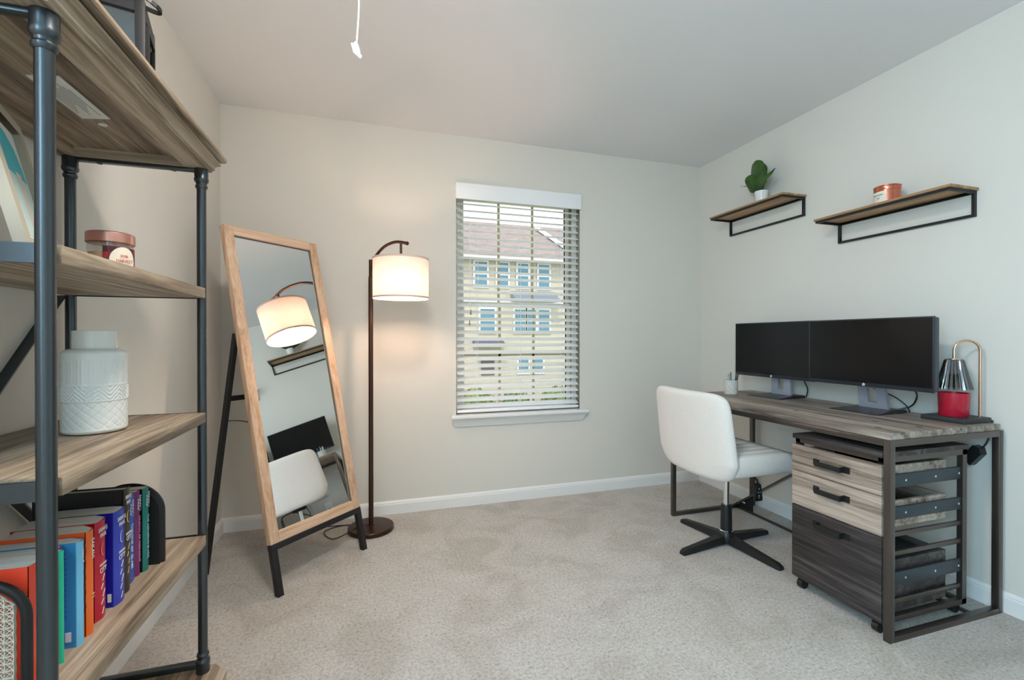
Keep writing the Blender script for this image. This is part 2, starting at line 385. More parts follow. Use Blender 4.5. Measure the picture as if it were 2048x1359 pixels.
# ------------------------------------------------------------------ outside
M['facade'] = mat('tan_siding', srgb(198, 186, 168), .85)
_m = M['facade']; vv = coords(_m, (1, 1, 1)); sx = N(_m, 'ShaderNodeTexWave', wave_type='BANDS', bands_direction='Z'); sx.inputs['Scale'].default_value = 2.2; L(_m, vv, sx.inputs['Vector']); bump(_m, sx.outputs[1], .4, .02)
M['roof'] = mat('brown_shingles', srgb(158, 132, 124), .9)
_m = M['roof']; L(_m, ramp(_m, noise(_m, coords(_m, (.5, 3, 3)), 3.5, 5, .7), [(.35, srgb(122, 104, 98)), (.62, srgb(164, 148, 142))]), _m.node_tree.nodes['Principled BSDF'].inputs['Base Color'])
M['far_glass'] = mat('reflecting_window_pane', srgb(88, 134, 156), .2, .2)
M['shutter'] = mat('dark_door', srgb(92, 76, 84), .6)
M['lawn'] = mat('grass_lawn', srgb(120, 140, 62), .95)
_m = M['lawn']; L(_m, ramp(_m, noise(_m, coords(_m), 6, 6, .8), [(.35, srgb(84, 104, 40)), (.65, srgb(170, 172, 96))]), _m.node_tree.nodes['Principled BSDF'].inputs['Base Color'])
M['bush'] = mat('shrub_leaves', srgb(66, 96, 40), .9)
_m = M['bush']; L(_m, ramp(_m, noise(_m, coords(_m), 9, 5, .8), [(.4, srgb(40, 66, 24)), (.62, srgb(150, 168, 84))]), _m.node_tree.nodes['Principled BSDF'].inputs['Base Color'])
GZ = -3.3
struct(MB().box(-40, 60, YB + 1.0, 90, GZ - .2, GZ).build('ground', 'lawn'))
hb = thing('townhouse', 'tan townhouse row with brown shingle roof seen through the window', 'house', (8.5, 30, GZ))
ho = (8.5, 30, GZ)
wins = [(6.25, 7.03, 4.4, 5.9), (7.70, 8.42, 4.4, 5.9), (9.06, 9.78, 4.4, 5.9), (10.5, 11.24, 4.4, 5.9), (4.2, 5.0, 4.4, 5.9), (13.0, 13.8, 4.4, 5.9), (15, 15.8, 4.4, 5.9), (2.2, 3.0, 4.4, 5.9),
        (6.6, 7.53, 1.5, 2.95), (8.87, 9.59, 1.5, 2.95), (9.72, 10.3, 1.5, 2.95), (10.5, 11.25, 1.5, 2.95), (4.0, 5.0, 1.5, 2.95), (13.0, 13.9, 1.5, 2.95), (15, 15.9, 1.5, 2.95),
        (9.13, 9.8, -1.1, -.2), (10.1, 10.8, -1.1, -.2), (13.2, 14, -1.1, -.2)]
MB(ho).box(-6, 24, 28, 37, GZ, 6.15).build('wall', 'facade', hb)
for x0, x1, z0, z1 in wins:
    fr = MB(ho); e = .11
    fr.box(x0 - e, x1 + e, 27.92, 27.999, z1, z1 + e); fr.box(x0 - e, x1 + e, 27.92, 27.999, z0 - e, z0); fr.box(x0 - e, x0, 27.92, 27.999, z0, z1); fr.box(x1, x1 + e, 27.92, 27.999, z0, z1)
    fr.box(x0, x1, 27.93, 27.999, (z0 + z1) / 2 - .04, (z0 + z1) / 2 + .04)
    w_ = fr.build('window', 'trim', hb)
    MB(ho).box(x0, x1, 27.96, 27.999, z0, z1).build('pane', 'far_glass', w_)
MB(ho).box(6.65, 7.5, 27.9, 27.999, -1.2, -.1).build('door', 'shutter', hb)
rf = MB(ho); rf.prism([(27.4, 6.05), (27.4, 6.25), (33.2, 9.75), (37.6, 7.0), (37.6, 6.15)], FR((0, 0, 0), (0, 1, 0), (0, 0, 1)), -6.4, 24.4); rf.build('roof', 'roof', hb)
MB(ho).bar((12.05, 32.4, 9.42), (13.2, 27.5, 6.50), .42, .12).build('rake_board', 'trim', hb)
MB(ho).box(-6.4, 24.4, 27.3, 27.42, 5.98, 6.2).build('gutter', 'trim', hb)
pr = MB(ho); pr.prism([(27.0, 3.5), (27.0, 3.6), (28, 4.15), (28, 3.5)], FR((0, 0, 0), (0, 1, 0), (0, 0, 1)), 8.6, 11.6); pr.build('bay_roof', mat('grey_metal_roof', srgb(120, 128, 140), .5), hb)
pr = MB(ho); pr.prism([(27.0, .62), (27.0, .7), (28, 1.15), (28, .6)], FR((0, 0, 0), (0, 1, 0), (0, 0, 1)), 6.1, 8.0); pr.build('door_awning', mat('dark_awning', srgb(92, 88, 108), .6), hb)
MB(ho).box(-6, 24, 27.95, 27.999, 3.25, 3.45).build('trim_band', 'trim', hb)
def shrub(x, y, rr, lab):
    bsh = MB((x, y, GZ)); rnd = random.Random(int(x * 100))
    for k in range(260):
        th, ph = rnd.uniform(0, 6.283), math.acos(rnd.uniform(-.2, 1)); q = rr * rnd.uniform(.72, 1.05)
        c = Vector((x + q * math.sin(ph) * math.cos(th), y + q * math.sin(ph) * math.sin(th), GZ + max(.05, rr * .5 + q * math.cos(ph) * 1.0)))
        a = Vector((rnd.uniform(-1, 1), rnd.uniform(-1, 1), rnd.uniform(-1, 1))).normalized() * .14; d = a.cross(Vector((rnd.uniform(-1, 1), rnd.uniform(-1, 1), 1))).normalized() * .09
        bsh._add([c - a, c - d, c + a, c + d], [(0, 1, 2, 3)])
    bsh.lathe([(rr * .3, .02), (rr * .8, rr * .3), (rr * .85, rr * .8), (rr * .5, rr * 1.25), (.02, rr * 1.42)], 14, (x, y, GZ))
    tag(bsh.build('shrub', 'bush', None, (x, y, GZ)), lab, 'shrub', 'shrubs before the townhouse')
shrub(5.9, 25.8, 1.05, 'green shrub at the left, behind the lower left of the blind')
shrub(8.4, 26.2, .85, 'round green shrub before the townhouse near the middle of the blind')
shrub(11.0, 26.0, 1.0, 'green shrub at the right, behind the lower right of the blind')

# ------------------------------------------------------------------ added fill light on the ceiling, an invented fitting (above and behind the view)
cl = thing('added_ceiling_fill', 'added round fill light on the ceiling overhead, out of view', 'lamp', (.05, .85, H))
MB().lathe([(.0, 0), (.17, 0), (.17, -.025), (.155, -.03)], 40, caps=False).build('mount_plate', 'white', cl)
MB().lathe([(.155, -.026), (.15, -.055), (.125, -.085), (.08, -.105), (.03, -.113), (.001, -.114)], 40, caps=False).build('fill_dome', 'fill_dome', cl)

# pull cord
pc = thing('pull_cord', 'white pull cord with a folded tassel hanging from the ceiling', 'cord', (-.03, 1.2, 1.835)); po = (-.03, 1.2, 1.835)
MB(po).tube(bez([(-.026, 1.2, 2.5), (-.028, 1.2, 2.2), (-.026, 1.2, 1.98), (-.028, 1.2, 1.92), (-.0315, 1.2, 1.87)], 6), .0019, 8).build('cord', 'white', pc)
kn = MB(po)
kn.tube([(-.0325, 1.2, 1.872), (-.034, 1.2, 1.866), (-.032, 1.2, 1.856), (-.029, 1.2, 1.846), (-.0265, 1.2, 1.838)], [.003, .0062, .0075, .007, .002], 10)
kn.tube([(-.043, 1.2, 1.867), (-.040, 1.2, 1.858), (-.036, 1.2, 1.846), (-.028, 1.2, 1.839)], [.0022, .0028, .004, .003], 8)
kn.tube([(-.028, 1.2, 1.838), (-.0225, 1.2, 1.834), (-.0205, 1.2, 1.838), (-.0225, 1.2, 1.842)], .0022, 8)
kn.build('tassel', 'white', pc)

# ------------------------------------------------------------------ bookcase
PX0, PX1, PY0, PY1 = -.803, -.485, .899, 1.592
bo = (-.645, 1.245, 0)
bc = thing('bookcase', 'tall grey-brown wooden bookcase with black pipe posts against the left wall', 'bookcase', bo)
TZ = 1.70; UZ = 1.652
# crowned top
prof = [(0, 1.645), (.007, 1.645), (.007, 1.651), (.012, 1.652), (.0125, 1.659), (.0155, 1.666), (.0215, 1.671), (.026, 1.6725), (.026, 1.677), (.0205, 1.679), (.0205, 1.6835), (.033, 1.6845), (.037, 1.688), (.0385, 1.6925), (.0385, 1.70), (0, 1.70)]
top = MB(bo); top.box(-.825, -.470, .872, 1.608, 1.668, 1.70)
ring = []
def mitre(mb, prof, x0, x1, y0, y1):
    """moulding that runs round the near, room and far sides, mitred at the corners"""
    path = lambda a: [(x0, y0 - a), (x1 + a, y0 - a), (x1 + a, y1 + a), (x0, y1 + a)]
    n = len(prof); V = []
    for a, z in prof: V += [(x, y, z) for x, y in path(a)]
    F = []
    for i in range(n):
        j = (i + 1) % n
        for k in range(3): F.append((i * 4 + k, i * 4 + k + 1, j * 4 + k + 1, j * 4 + k))
    F.append(tuple(i * 4 for i in range(n))); F.append(tuple(i * 4 + 3 for i in range(n))[::-1])
    mb._add(V, F)
mitre(top, prof, -.825, -.470, .872, 1.608)
topo = top.build('crowned_top', 'shelf_wood', bc, sharp=14)
rl = MB(bo).box(-.525, -.470, .872, 1.608, 1.645, 1.668).build('underside_rail', 'shelf_wood', topo); MB(bo).box(-.825, -.785, .872, 1.608, 1.645, 1.668).build('underside_rail', 'shelf_wood', topo)
MB(bo).box(-.785, -.525, 1.57, 1.608, 1.645, 1.668).build('underside_rail', 'shelf_wood_x', topo); MB(bo).box(-.785, -.525, .872, .91, 1.645, 1.668).build('underside_rail', 'shelf_wood_x', topo)
st = MB(bo)
st.prism([(-.600, 1.345), (-.662, 1.36), (-.662, 1.17), (-.600, 1.155)], FR((0, 0, 0), (1, 0, 0), (0, 1, 0)), 1.6665, 1.6678); st.build('maker_sticker', 'silver', topo)
tl = MB(bo)
for k in range(9): tl.box(-.655 + k * .0052, -.6535 + k * .0052, 1.19 + (k % 3) * .01, 1.33 - (k % 4) * .015, 1.6660, 1.6664)
tl.build('printed_lines', mat('faint_print', srgb(140, 140, 138), .6), topo)
MB(bo).lathe([(.001, 1.6655), (.009, 1.6655), (.009, 1.668)], 20, (-.633, 1.385, 0)).build('round_sticker', 'silver', topo)
for zt in (1.287, .915, .547):
    s_ = MB(bo); s_.box(-.812, -.4715, .912, 1.578, zt - .030, zt, .0015)
    s_.build('shelf', 'shelf_wood', bc)
# base plinth, mirrored crown
bp = MB(bo); bp.box(-.825, -.470, .872, 1.608, .0, .13)
mitre(bp, [(0, 0), (.034, 0), (.034, .09), (.026, .10), (.020, .11), (.016, .12), (.010, .13), (0, .13)], -.825, -.470, .872, 1.608)
bp.build('base', 'shelf_wood', bc, sharp=25)
for px in (PX0, PX1):
    for py in (PY0, PY1):
        p_ = MB(bo); p_.lathe([(.0125, .14), (.0125, 1.645)], 24, (px, py, 0)); po_ = p_.build('post', 'pipe', bc)
        fl_ = MB(bo)
        col = [(.013, 1.585), (.0155, 1.588), (.0165, 1.594), (.014, 1.598), (.0145, 1.603), (.018, 1.607), (.0195, 1.614), (.018, 1.618), (.018, 1.645)]
        fl_.lathe(col, 24, (px, py, 0)); fl_.build('collar', 'pipe', po_)
        MB(bo).lathe([(r_, 1.645 - z_ + .13) for r_, z_ in reversed(col)], 24, (px, py, 0)).build('collar', 'pipe', po_)
for py in (PY0, PY1):
    for zt in (1.287, .915, .547):
        MB(bo).box(PX0, PX1, py - .003, py + .003, zt - .032, zt - .001).build('end_bracket', 'pipe', bc)
    MB(bo).box(PX0, PX1, py - .010, py + .010, .145, .163, .002).build('end_bracket', 'pipe', bc)
    b_ = MB(bo).box(PX0, PX1, py - .010, py + .010, 1.636, 1.645, .001).build('end_bracket', 'pipe', bc)
    for x_ in (-.735, -.555): MB(bo).lathe([(.001, 1.632), (.006, 1.633), (.007, 1.636)], 12, (x_, py, 0)).build('bolt', 'pipe', b_)
for za, zb in ((1.255, .56), ):
    MB(bo).bar((-.822, PY1 - .01, za), (-.822, PY0 + .01, zb), .004, .026, (1, 0, 0)).build('cross_brace', 'pipe', bc)
    MB(bo).bar((-.817, PY1 - .01, zb), (-.817, PY0 + .01, za), .004, .026, (1, 0, 0)).build('cross_brace', 'pipe', bc)

# ------------------------------------------------------------------ books on the lowest visible shelf
ZS = .547
SP = FR   # spine frame: x = down (-Z), y = +Y, normal = +X
def book(name, label, x, y0, y1, h, spine, cover, depth=.14, hard=False, texts=(), marks=(), fl=0):
    o = (x, (y0 + y1) / 2, ZS); r = thing(name, label, 'book', o, group='books standing on the lowest shelf')
    t = y1 - y0; ct = .0018 if hard else .0008; yc = (y0 + y1) / 2
    mc = mat('cover_paint', cover, .35); ms = mat('spine_paint', spine, .35)
    P3 = FR((0, 0, 0), (1, 0, 0), (0, 1, 0)); xk, xe = x - .028, x - depth
    cv = MB(o); cv.box(xe, x - .004, y0, y0 + ct, ZS, ZS + h); cv.prism([(x - .004, y1 - ct), (x - .004, y1), (xk, y1 + fl), (xe, y1 + fl), (xe, y1 + fl - ct), (xk, y1 + fl - ct)], P3, ZS, ZS + h)
    cv.build('cover', mc, r)
    bulge = .006 if not hard else .004
    sp = MB(o)
    pts = [(x - .004 + bulge * math.sin(math.pi * k / 8) * .9, y0 + t * k / 8) for k in range(9)]
    poly = pts + [(a - .0015, b_) for a, b_ in reversed(pts)]
    sp.prism(poly, FR((0, 0, 0), (1, 0, 0), (0, 1, 0)), ZS, ZS + h)
    spo = sp.build('spine', ms, r, sharp=50)
    ins = .003 if hard else .0004
    MB(o).prism([(x - .0045, y0 + ct), (x - .0045, y1 - ct), (xk, y1 + fl - ct), (xe + .003, y1 + fl - ct), (xe + .003, y0 + ct)], P3, ZS + .001, ZS + h - ins).build('pages', 'paper', r)
    xf = x - .004 + bulge * .9 + .0004
    for body, zc, size, col, vert, sxx in texts:
        mt = FR((xf, yc, ZS + zc), (0, 0, -1), (0, 1, 0)) if vert else FR((xf, yc, ZS + zc), (0, 1, 0), (0, 0, 1))
        lettering('title_lettering', body, mt, size, col, r, o, sx=sxx)
    for k, (zc, wy, hz, dy, col) in enumerate(marks):
        MB(o).bar((xf - .0003, yc + dy - wy / 2, ZS + zc - hz / 2), (xf - .0003, yc + dy + wy / 2, ZS + zc + hz / 2), .0006, .0022, (0, 0, 1)).build('emblem', col, r)
    return r, o, xf, yc
gold = mat('gold_foil', srgb(226, 190, 110), .35); wt = mat('white_print', srgb(236, 234, 232), .5); pale = mat('pale_print', srgb(150, 205, 195), .5)
def moon(r, o, xf, yc, zc, rad, col):
    mb = MB(o); pts = []
    for k in range(13):
        a = R(60 + 240 * k / 12); pts.append((rad * .62 * math.cos(a), rad * math.sin(a)))
    for k in range(13):
        a = R(300 - 240 * k / 12); pts.append((rad * .62 * math.cos(a) * .72 + rad * .07, rad * math.sin(a) * .93))
    mb.prism(pts, FR((xf, yc, ZS + zc), (0, 1, 0), (0, 0, 1)), -.0002, .0003); mb.build('moon_emblem', col, r)
SM = 'SARAH J.\nMAAS'
book('book', 'thin teal paperback with pale title, last of the row beside the far bookend', -.545, 1.374, 1.402, .210, srgb(24, 118, 112), srgb(14, 18, 20), texts=[(SM, .178, .0105, wt, 1, 1), ('THE ASSASSIN\'S BLADE', .085, .0125, pale, 1, .88)])
book('book', 'purple paperback between the teal and the royal blue books', -.553, 1.351, 1.373, .210, srgb(124, 44, 100), srgb(22, 12, 26), texts=[(SM, .178, .0105, wt, 1, 1), ('CROWN OF MIDNIGHT', .090, .0115, mat('pink_print', srgb(226, 150, 190), .5), 1, .95)])
book('book', 'blue paperback with the white title THRONE OF GLASS', -.553, 1.300, 1.350, .210, srgb(28, 84, 172), srgb(10, 18, 40), texts=[(SM, .178, .0105, wt, 1, 1), ('THRONE OF GLASS', .088, .0125, wt, 1, 1)])
r, o, xf, yc = book('book', 'tall black hardback with gold moon, rising above its neighbours', -.540, 1.268, 1.297, .242, srgb(58, 44, 36), srgb(20, 18, 18), .17, True, [(SM, .215, .0125, wt, 0, .55), ('CRESCENT', .136, .0078, wt, 0, .62), ('CITY', .125, .015, wt, 0, .6)], [(.105, .006, .012, .002, gold), (.088, .006, .010, -.002, gold), (.070, .005, .012, .003, gold), (.050, .006, .014, 0, gold)])
moon(r, o, xf, yc, .175, .014, gold)
r, o, xf, yc = book('book', 'thick royal blue paperback with white moon, beside the tall black hardback', -.535, 1.214, 1.260, .207, srgb(48, 66, 180), srgb(24, 28, 158), .14, False, [(SM, .182, .0125, wt, 0, .75), ('CRESCENT', .114, .0070, wt, 0, .8), ('CITY', .102, .0150, wt, 0, .8)], [(.085, .008, .012, .002, wt), (.068, .007, .010, -.003, wt), (.052, .008, .014, .003, wt), (.036, .008, .010, -.002, wt), (.016, .006, .012, 0, wt)], fl=0.006)
moon(r, o, xf, yc, .146, .0135, mat('lilac_foil', srgb(190, 190, 225), .4))
MB(o).box(-.550, -.543, 1.2134, 1.2141, ZS + .012, ZS + .03).build('price_label', 'white', r)
r, o, xf, yc = book('book', 'thick crimson paperback with white lettering, between blue and orange books', -.542, 1.156, 1.197, .207, srgb(186, 24, 52), srgb(170, 10, 34), .14, False, [(SM, .182, .0125, wt, 0, .7), ('CRESCENT', .114, .0070, wt, 0, .75), ('CITY', .102, .0150, wt, 0, .75)], [(.085, .008, .012, .002, wt), (.068, .007, .010, -.003, wt), (.052, .008, .014, .003, wt), (.036, .008, .010, -.002, wt), (.016, .006, .012, 0, wt)], fl=0.015)
moon(r, o, xf, yc, .146, .0135, mat('rose_foil', srgb(225, 120, 130), .4))
r, o, xf, yc = book('book', 'orange paperback with dark rope-like drawing on its cover', -.534, 1.110, 1.134, .207, srgb(244, 108, 40), srgb(240, 92, 36), texts=[('SAKAVI', .170, .0125, wt, 1, 1), ('N', .075, .014, gold, 1, 1)], fl=0.02)
dr = MB(o)
for k in range(5):
    zc = ZS + .17 - k * .027; cx = -.5435
    dr.tube([(cx + .0052 * math.cos(t), 1.1096, zc + .017 * math.sin(t) + .003 * math.sin(3 * t + k)) for t in [R(q) for q in range(0, 361, 24)]], .0011, 6)
dr.build('cover_drawing', mat('dark_brown_print', srgb(96, 36, 24), .6), r)
r, o, xf, yc = book('book', 'light blue paperback with white barcode label at the foot of its cover', -.533, 1.078, 1.098, .200, srgb(120, 194, 232), srgb(58, 152, 210), texts=[('house of', .170, .007, wt, 1, 1)], fl=0.01)
MB(o).box(-.5545, -.5455, 1.0772, 1.0779, ZS + .012, ZS + .03).build('barcode_label', 'white', r)
tx = MB(o)
for k in range(26): tx.box(-.5560, -.5545 + .002 * (k % 2), 1.0774, 1.0779, ZS + .055 + k * .005, ZS + .0575 + k * .005)
tx.build('cover_text', mat('mid_blue_print', srgb(36, 110, 172), .5), r)
book('book', 'magenta paperback beside the light blue book', -.554, 1.048, 1.075, .199, srgb(182, 24, 152), srgb(176, 20, 146))
book('book', 'thin sea green paperback just right of the near post', -.535, 1.030, 1.038, .205, srgb(36, 190, 150), srgb(120, 220, 200), fl=0.008)
r, o, xf, yc = book('book', 'thick orange-red paperback beside the woven bookend', -.545, .972, 1.022, .207, srgb(240, 76, 52), srgb(246, 72, 44), .14, False, [('SARAH J. MAAS', .155, .016, wt, 1, .95), ('A COURT OF', .055, .013, gold, 1, 1)], fl=0.006)
cp = MB(o)
for k in range(3): cp.box(-.615 + k * .004, -.587, .9710, .9719, ZS + .172 - k * .007, ZS + .1745 - k * .007)
cp.build('cover_text', mat('orange_print', srgb(252, 150, 60), .5), r)
# bookends
be = thing('bookend', 'black arched bookend at the far end of the books', 'bookend', (-.64, 1.425, ZS)); bo2 = (-.64, 1.425, ZS)
def arch(w, h, r_, n=12):
    pts = [(-w / 2, 0)] + [(-w / 2 + r_ - r_ * math.cos(R(90 * k / n)), h - r_ + r_ * math.sin(R(90 * k / n))) for k in range(n + 1)]
    pts += [(w / 2 - r_ + r_ * math.sin(R(90 * k / n)), h - r_ + r_ * math.cos(R(90 * k / n))) for k in range(n + 1)] + [(w / 2, 0)]
    return pts
mt = FR((-.600, 1.424, ZS), (1, 0, 0), (0, 0, 1))     # third axis = -Y
MB(bo2).prism(arch(.145, .205, .07), mt, -.004, .012).build('panel', mat('matt_black', srgb(20, 19, 19), .6), be)
rim = MB(bo2); rim.tube([mt @ Vector((a, b_, -.003)) for a, b_ in arch(.145, .205, .07)], .0075, 10); rim.build('rim', 'black', be)
MB(bo2).box(-.655, -.560, 1.385, 1.43, ZS, ZS + .0014).build('foot_plate', 'black', be)
be = thing('bookend', 'black-rimmed woven cane bookend at the near end of the books', 'bookend', (-.62, .955, ZS)); bo2 = (-.62, .955, ZS)
mt = FR((-.617, .955, ZS), (1, 0, 0), (0, 0, 1))
rim = MB(bo2); A = arch(.150, .192, .06); rim.tube([mt @ Vector((a, b_, 0)) for a, b_ in A], .0075, 12); rim.tube([mt @ Vector((-.075, .007, 0)), mt @ Vector((.075, .007, 0))], .0075, 12)
rim.build('rim', 'black', be)
M['cane'] = mat('woven_cane', srgb(232, 226, 208), .7)
def inside(a, z):
    if abs(a) > .068 or z < .012 or z > .185: return False
    if z > .132 and abs(a) > .015: return (abs(a) - .015) ** 2 + (z - .132) ** 2 < .053 ** 2
    return True
cn = MB(bo2); st_ = .0118
i = 0
for ia in range(-6, 7):
    for iz in range(0, 16):
        a = ia * st_; z = .012 + iz * st_
        if not inside(a, z): continue
        for (da, dz) in ((st_, 0), (0, st_), (st_, st_), (st_, -st_)):
            if inside(a + da, z + dz):
                wv = .0007 if (ia + iz) % 2 else -.0007
                cn.bar(mt @ Vector((a, z, wv)), mt @ Vector((a + da, z + dz, -wv)), .0010, .0062 if da * dz == 0 else .0030, (0, 1, 0))
cn.build('cane_weave', 'cane', be, weld=False)
MB(bo2).box(-.69, -.56, .955, .968, ZS, ZS + .0014).build('foot_plate', 'black', be)

# ------------------------------------------------------------------ vase on the middle shelf
vx, vy, vz = -.628, 1.336, .915
prof = [(.030, 0), (.052, .001), (.0575, .004)] + [(.0605, .008 + k * .175 / 110) for k in range(111)]
prof += [(.0605 - .019 * (1 - math.cos(R(90 * k / 10))), .184 + .014 * math.sin(R(90 * k / 10))) for k in range(1, 11)]
prof += [(.0410, .201), (.0410, .236), (.0415, .240), (.0395, .2405), (.0385, .236), (.0385, .19), (.02, .188)]
def relief(t, j, z):
    if j < 3 or z > .186 or j > 113: return 0
    u = (t / (2 * math.pi)) * 18; d = 0
    if z < .075:      # diamond lattice with dots
        a = (u * 1.0 + z / .020) % 1; b_ = (u * 1.0 - z / .020) % 1
        d = -.0011 * (max(0, 1 - abs(a - .5) / .10) + max(0, 1 - abs(b_ - .5) / .10)) if z > .012 else 0
    elif z < .078: d = .0012
    elif z < .112:    # chevrons
        tri = abs(((u * .5) % 1) - .5) * 2; ph = ((z - .078) / .034 * 3.5 + tri * 2.4) % 1
        d = .0014 * (1 if ph > .5 else 0)
    elif z < .115: d = .0012
    elif z < .172:    # knotted vertical ribs
        c_ = abs((u % 1) - .5)
        wv = .15 + .07 * math.sin(z * 1400)
        d = .0016 * max(0, 1 - abs(c_ - wv) / .08) if c_ < .4 else 0
    return d
MB((vx, vy, vz)).lathe(prof, 220, (vx, vy, vz), dfn=relief).build('vase', 'ceramic', None, (vx, vy, vz), sharp=60)
tag(bpy.data.objects['vase'], 'glossy white ceramic vase with carved pattern on the middle shelf', 'vase')

# candle on the upper shelf
cx_, cy_, cz_ = -.612, 1.372, 1.287
cj = thing('candle', 'scented candle jar with rose gold lid on the upper bookcase shelf', 'candle', (cx_, cy_, cz_))
MB().lathe([(.042, 0), (.045, .002), (.045, .082), (.0435, .082), (.0435, .004)], 40, caps=False).build('jar', 'jar_glass', cj)
MB().lathe([(.042, .004), (.0425, .058), (.0, .058)], 32).build('wax', 'wax', cj)
M['plaid'] = mat('dark_red_wrap', srgb(120, 28, 34), .5)
_m = M['plaid']; ck = N(_m, 'ShaderNodeTexChecker'); ck.inputs['Scale'].default_value = 70; ck.inputs[1].default_value = (*srgb(140, 30, 40), 1); ck.inputs[2].default_value = (*srgb(60, 22, 30), 1); L(_m, coords(_m), ck.inputs[0]); L(_m, ck.outputs[0], _m.node_tree.nodes['Principled BSDF'].inputs['Base Color'])
def wrap(mb, r_, a0, a1, z0, z1, n=14, oval=False):
    if not oval:
        mb.grid(lambda a, b_: (r_ * math.cos(a0 + (a1 - a0) * a), r_ * math.sin(a0 + (a1 - a0) * a), z0 + (z1 - z0) * b_), n, 2)
    else:
        ac, zc = (a0 + a1) / 2, (z0 + z1) / 2
        mb.grid(lambda a, b_: (r_ * math.cos(ac + (a1 - a0) / 2 * b_ * math.cos(2 * math.pi * a)), r_ * math.sin(ac + (a1 - a0) / 2 * b_ * math.cos(2 * math.pi * a)), zc + (z1 - z0) / 2 * b_ * math.sin(2 * math.pi * a)), 28, 4)
w_ = MB(); wrap(w_, .0456, R(-85), R(18), .006, .072); w_.build('wrap', 'plaid', cj)
w_ = MB(); wrap(w_, .0462, R(-70), R(2), .004, .072, oval=True); w_.build('label', 'label', cj)
ang = R(-34)
for tx_, zz, sz in (('DUSK', .050, .008), ('HARVEST', .038, .0105)):
    me_m = FR((.0478 * math.cos(ang), .0478 * math.sin(ang), zz), (-math.sin(ang), math.cos(ang), 0), (0, 0, 1))
    lettering('label_lettering', tx_, me_m, sz, mat('coral_print', srgb(205, 96, 80), .5), cj, sx=.85)
MB().lathe([(.001, .108), (.044, .108), (.0468, .106), (.0475, .103), (.0475, .083), (.046, .082), (.001, .082)], 48).build('lid', 'rose', cj)

# picture frame on the upper shelf
base_far = Vector((-.640, 1.208, 1.288)); wd = Vector((.30, -.954, 0)).normalized(); nn = Vector((.954, .30, 0)).normalized()
lean = R(13); upv = (Vector((0, 0, 1)) * math.cos(lean) - nn * math.sin(lean)).normalized()
fo = tuple(base_far)
pf = thing('picture_frame', 'pale wooden picture frame with turquoise abstract art, leaning on the upper shelf', 'picture frame', fo)
mt = FR(base_far, wd, upv)      # third axis faces the room or the wall
out = mt.to_3x3() @ Vector((0, 0, 1)); sg = 1 if out.dot(nn) > 0 else -1
FWd, FH = .245, .283
M['ashwood'] = mat('pale_ash', srgb(172, 164, 148), .6); M['mat_board'] = mat('white_mount', srgb(226, 224, 216), .7)
b_ = MB(fo)
for (a0, a1, c0, c1) in ((0, FWd, 0, .022), (0, FWd, FH - .022, FH), (0, .026, .022, FH - .022), (FWd - .03, FWd, .022, FH - .022)):
    b_.prism([(a0, c0), (a1, c0), (a1, c1), (a0, c1)], mt, 0, sg * .018)
b_.build('frame', 'ashwood', pf)
MB(fo).prism([(.02, .02), (FWd - .02, .02), (FWd - .02, FH - .02), (.02, FH - .02)], mt, 0, sg * .006).build('mount_board', 'mat_board', pf)
MB(fo).prism([(.036, .160), (.040, .190), (.056, .222), (.09, .244), (.15, .248), (.21, .230), (.214, .160)], mt, sg * .006, sg * .0066).build('turquoise_shape', mat('turquoise_print', srgb(64, 178, 190), .6), pf)
MB(fo).prism([(.028, .040), (.214, .040), (.214, .158), (.036, .158), (.030, .12)], mt, sg * .006, sg * .0064).build('pale_wash', mat('pale_teal_print', srgb(190, 212, 208), .6), pf)
MB(fo).prism([(.075, .06), (.095, .055), (.10, .168), (.07, .168)], mt, sg * .0064, sg * .0068).build('sand_stroke', mat('sand_print', srgb(206, 194, 184), .6), pf)
# lantern on the bookcase top
lz = 1.70; lo = (-.643, 1.432, lz); la = thing('lantern', 'black metal lantern with glass sides on the bookcase top', 'lantern', lo, R(14))
LW, LH = .076, .285
fr = MB()
for sx_ in (-1, 1):
    for sy_ in (-1, 1): fr.box(sx_ * LW - .010, sx_ * LW + .010, sy_ * LW - .010, sy_ * LW + .010, .0, LH, .001)
for z0, z1 in ((0, .03), (LH - .032, LH)):
    for sg_ in (-1, 1):
        fr.box(-LW + .01, LW - .01, sg_ * LW - .008, sg_ * LW + .008, z0, z1); fr.box(sg_ * LW - .008, sg_ * LW + .008, -LW + .01, LW - .01, z0, z1)
fr.box(-LW, LW, -LW, LW, .002, .01)
fr.build('frame', 'black', la)
dr_ = MB()
for y_ in (-.052, .046): dr_.box(LW + .008, LW + .014, y_, y_ + .012, .02, LH - .045)
for z_ in (.02, LH - .057): dr_.box(LW + .008, LW + .014, -.040, .046, z_, z_ + .012)
dr_.build('door_frame', 'black', la)
MB().lathe([(.118, LH), (.118, LH + .006), (.03, LH + .055), (.03, LH + .075), (.001, LH + .08)], 4, rot=Matrix.Rotation(R(45), 3, 'Z')).build('roof', 'black', la)
for k in range(4):
    rt = Matrix.Rotation(R(90 * k), 3, 'Z'); g_ = MB(); g_.obox(rt @ Vector((0, -LW, LH / 2)), (2 * LW - .02, .002, LH - .062), rt); g_.build('pane', 'jar_glass', la)
hd = MB()
for q in range(0, 360, 15):
    a_, b_ = R(q), R(q + 15); P_ = lambda t: Vector((.050 + .062 * math.cos(t), -.02 + .030 * math.sin(t), LH + .043 - .024 * math.cos(t) ))
    hd.bar(P_(a_), P_(b_), .004, .011, (0, 0, 1))
hd.build('ring_handle', 'black', la)
MB().lathe([(.001, .012), (.03, .012), (.03, .10), (.001, .10)], 24, caps=False).build('candle', 'wax', la)

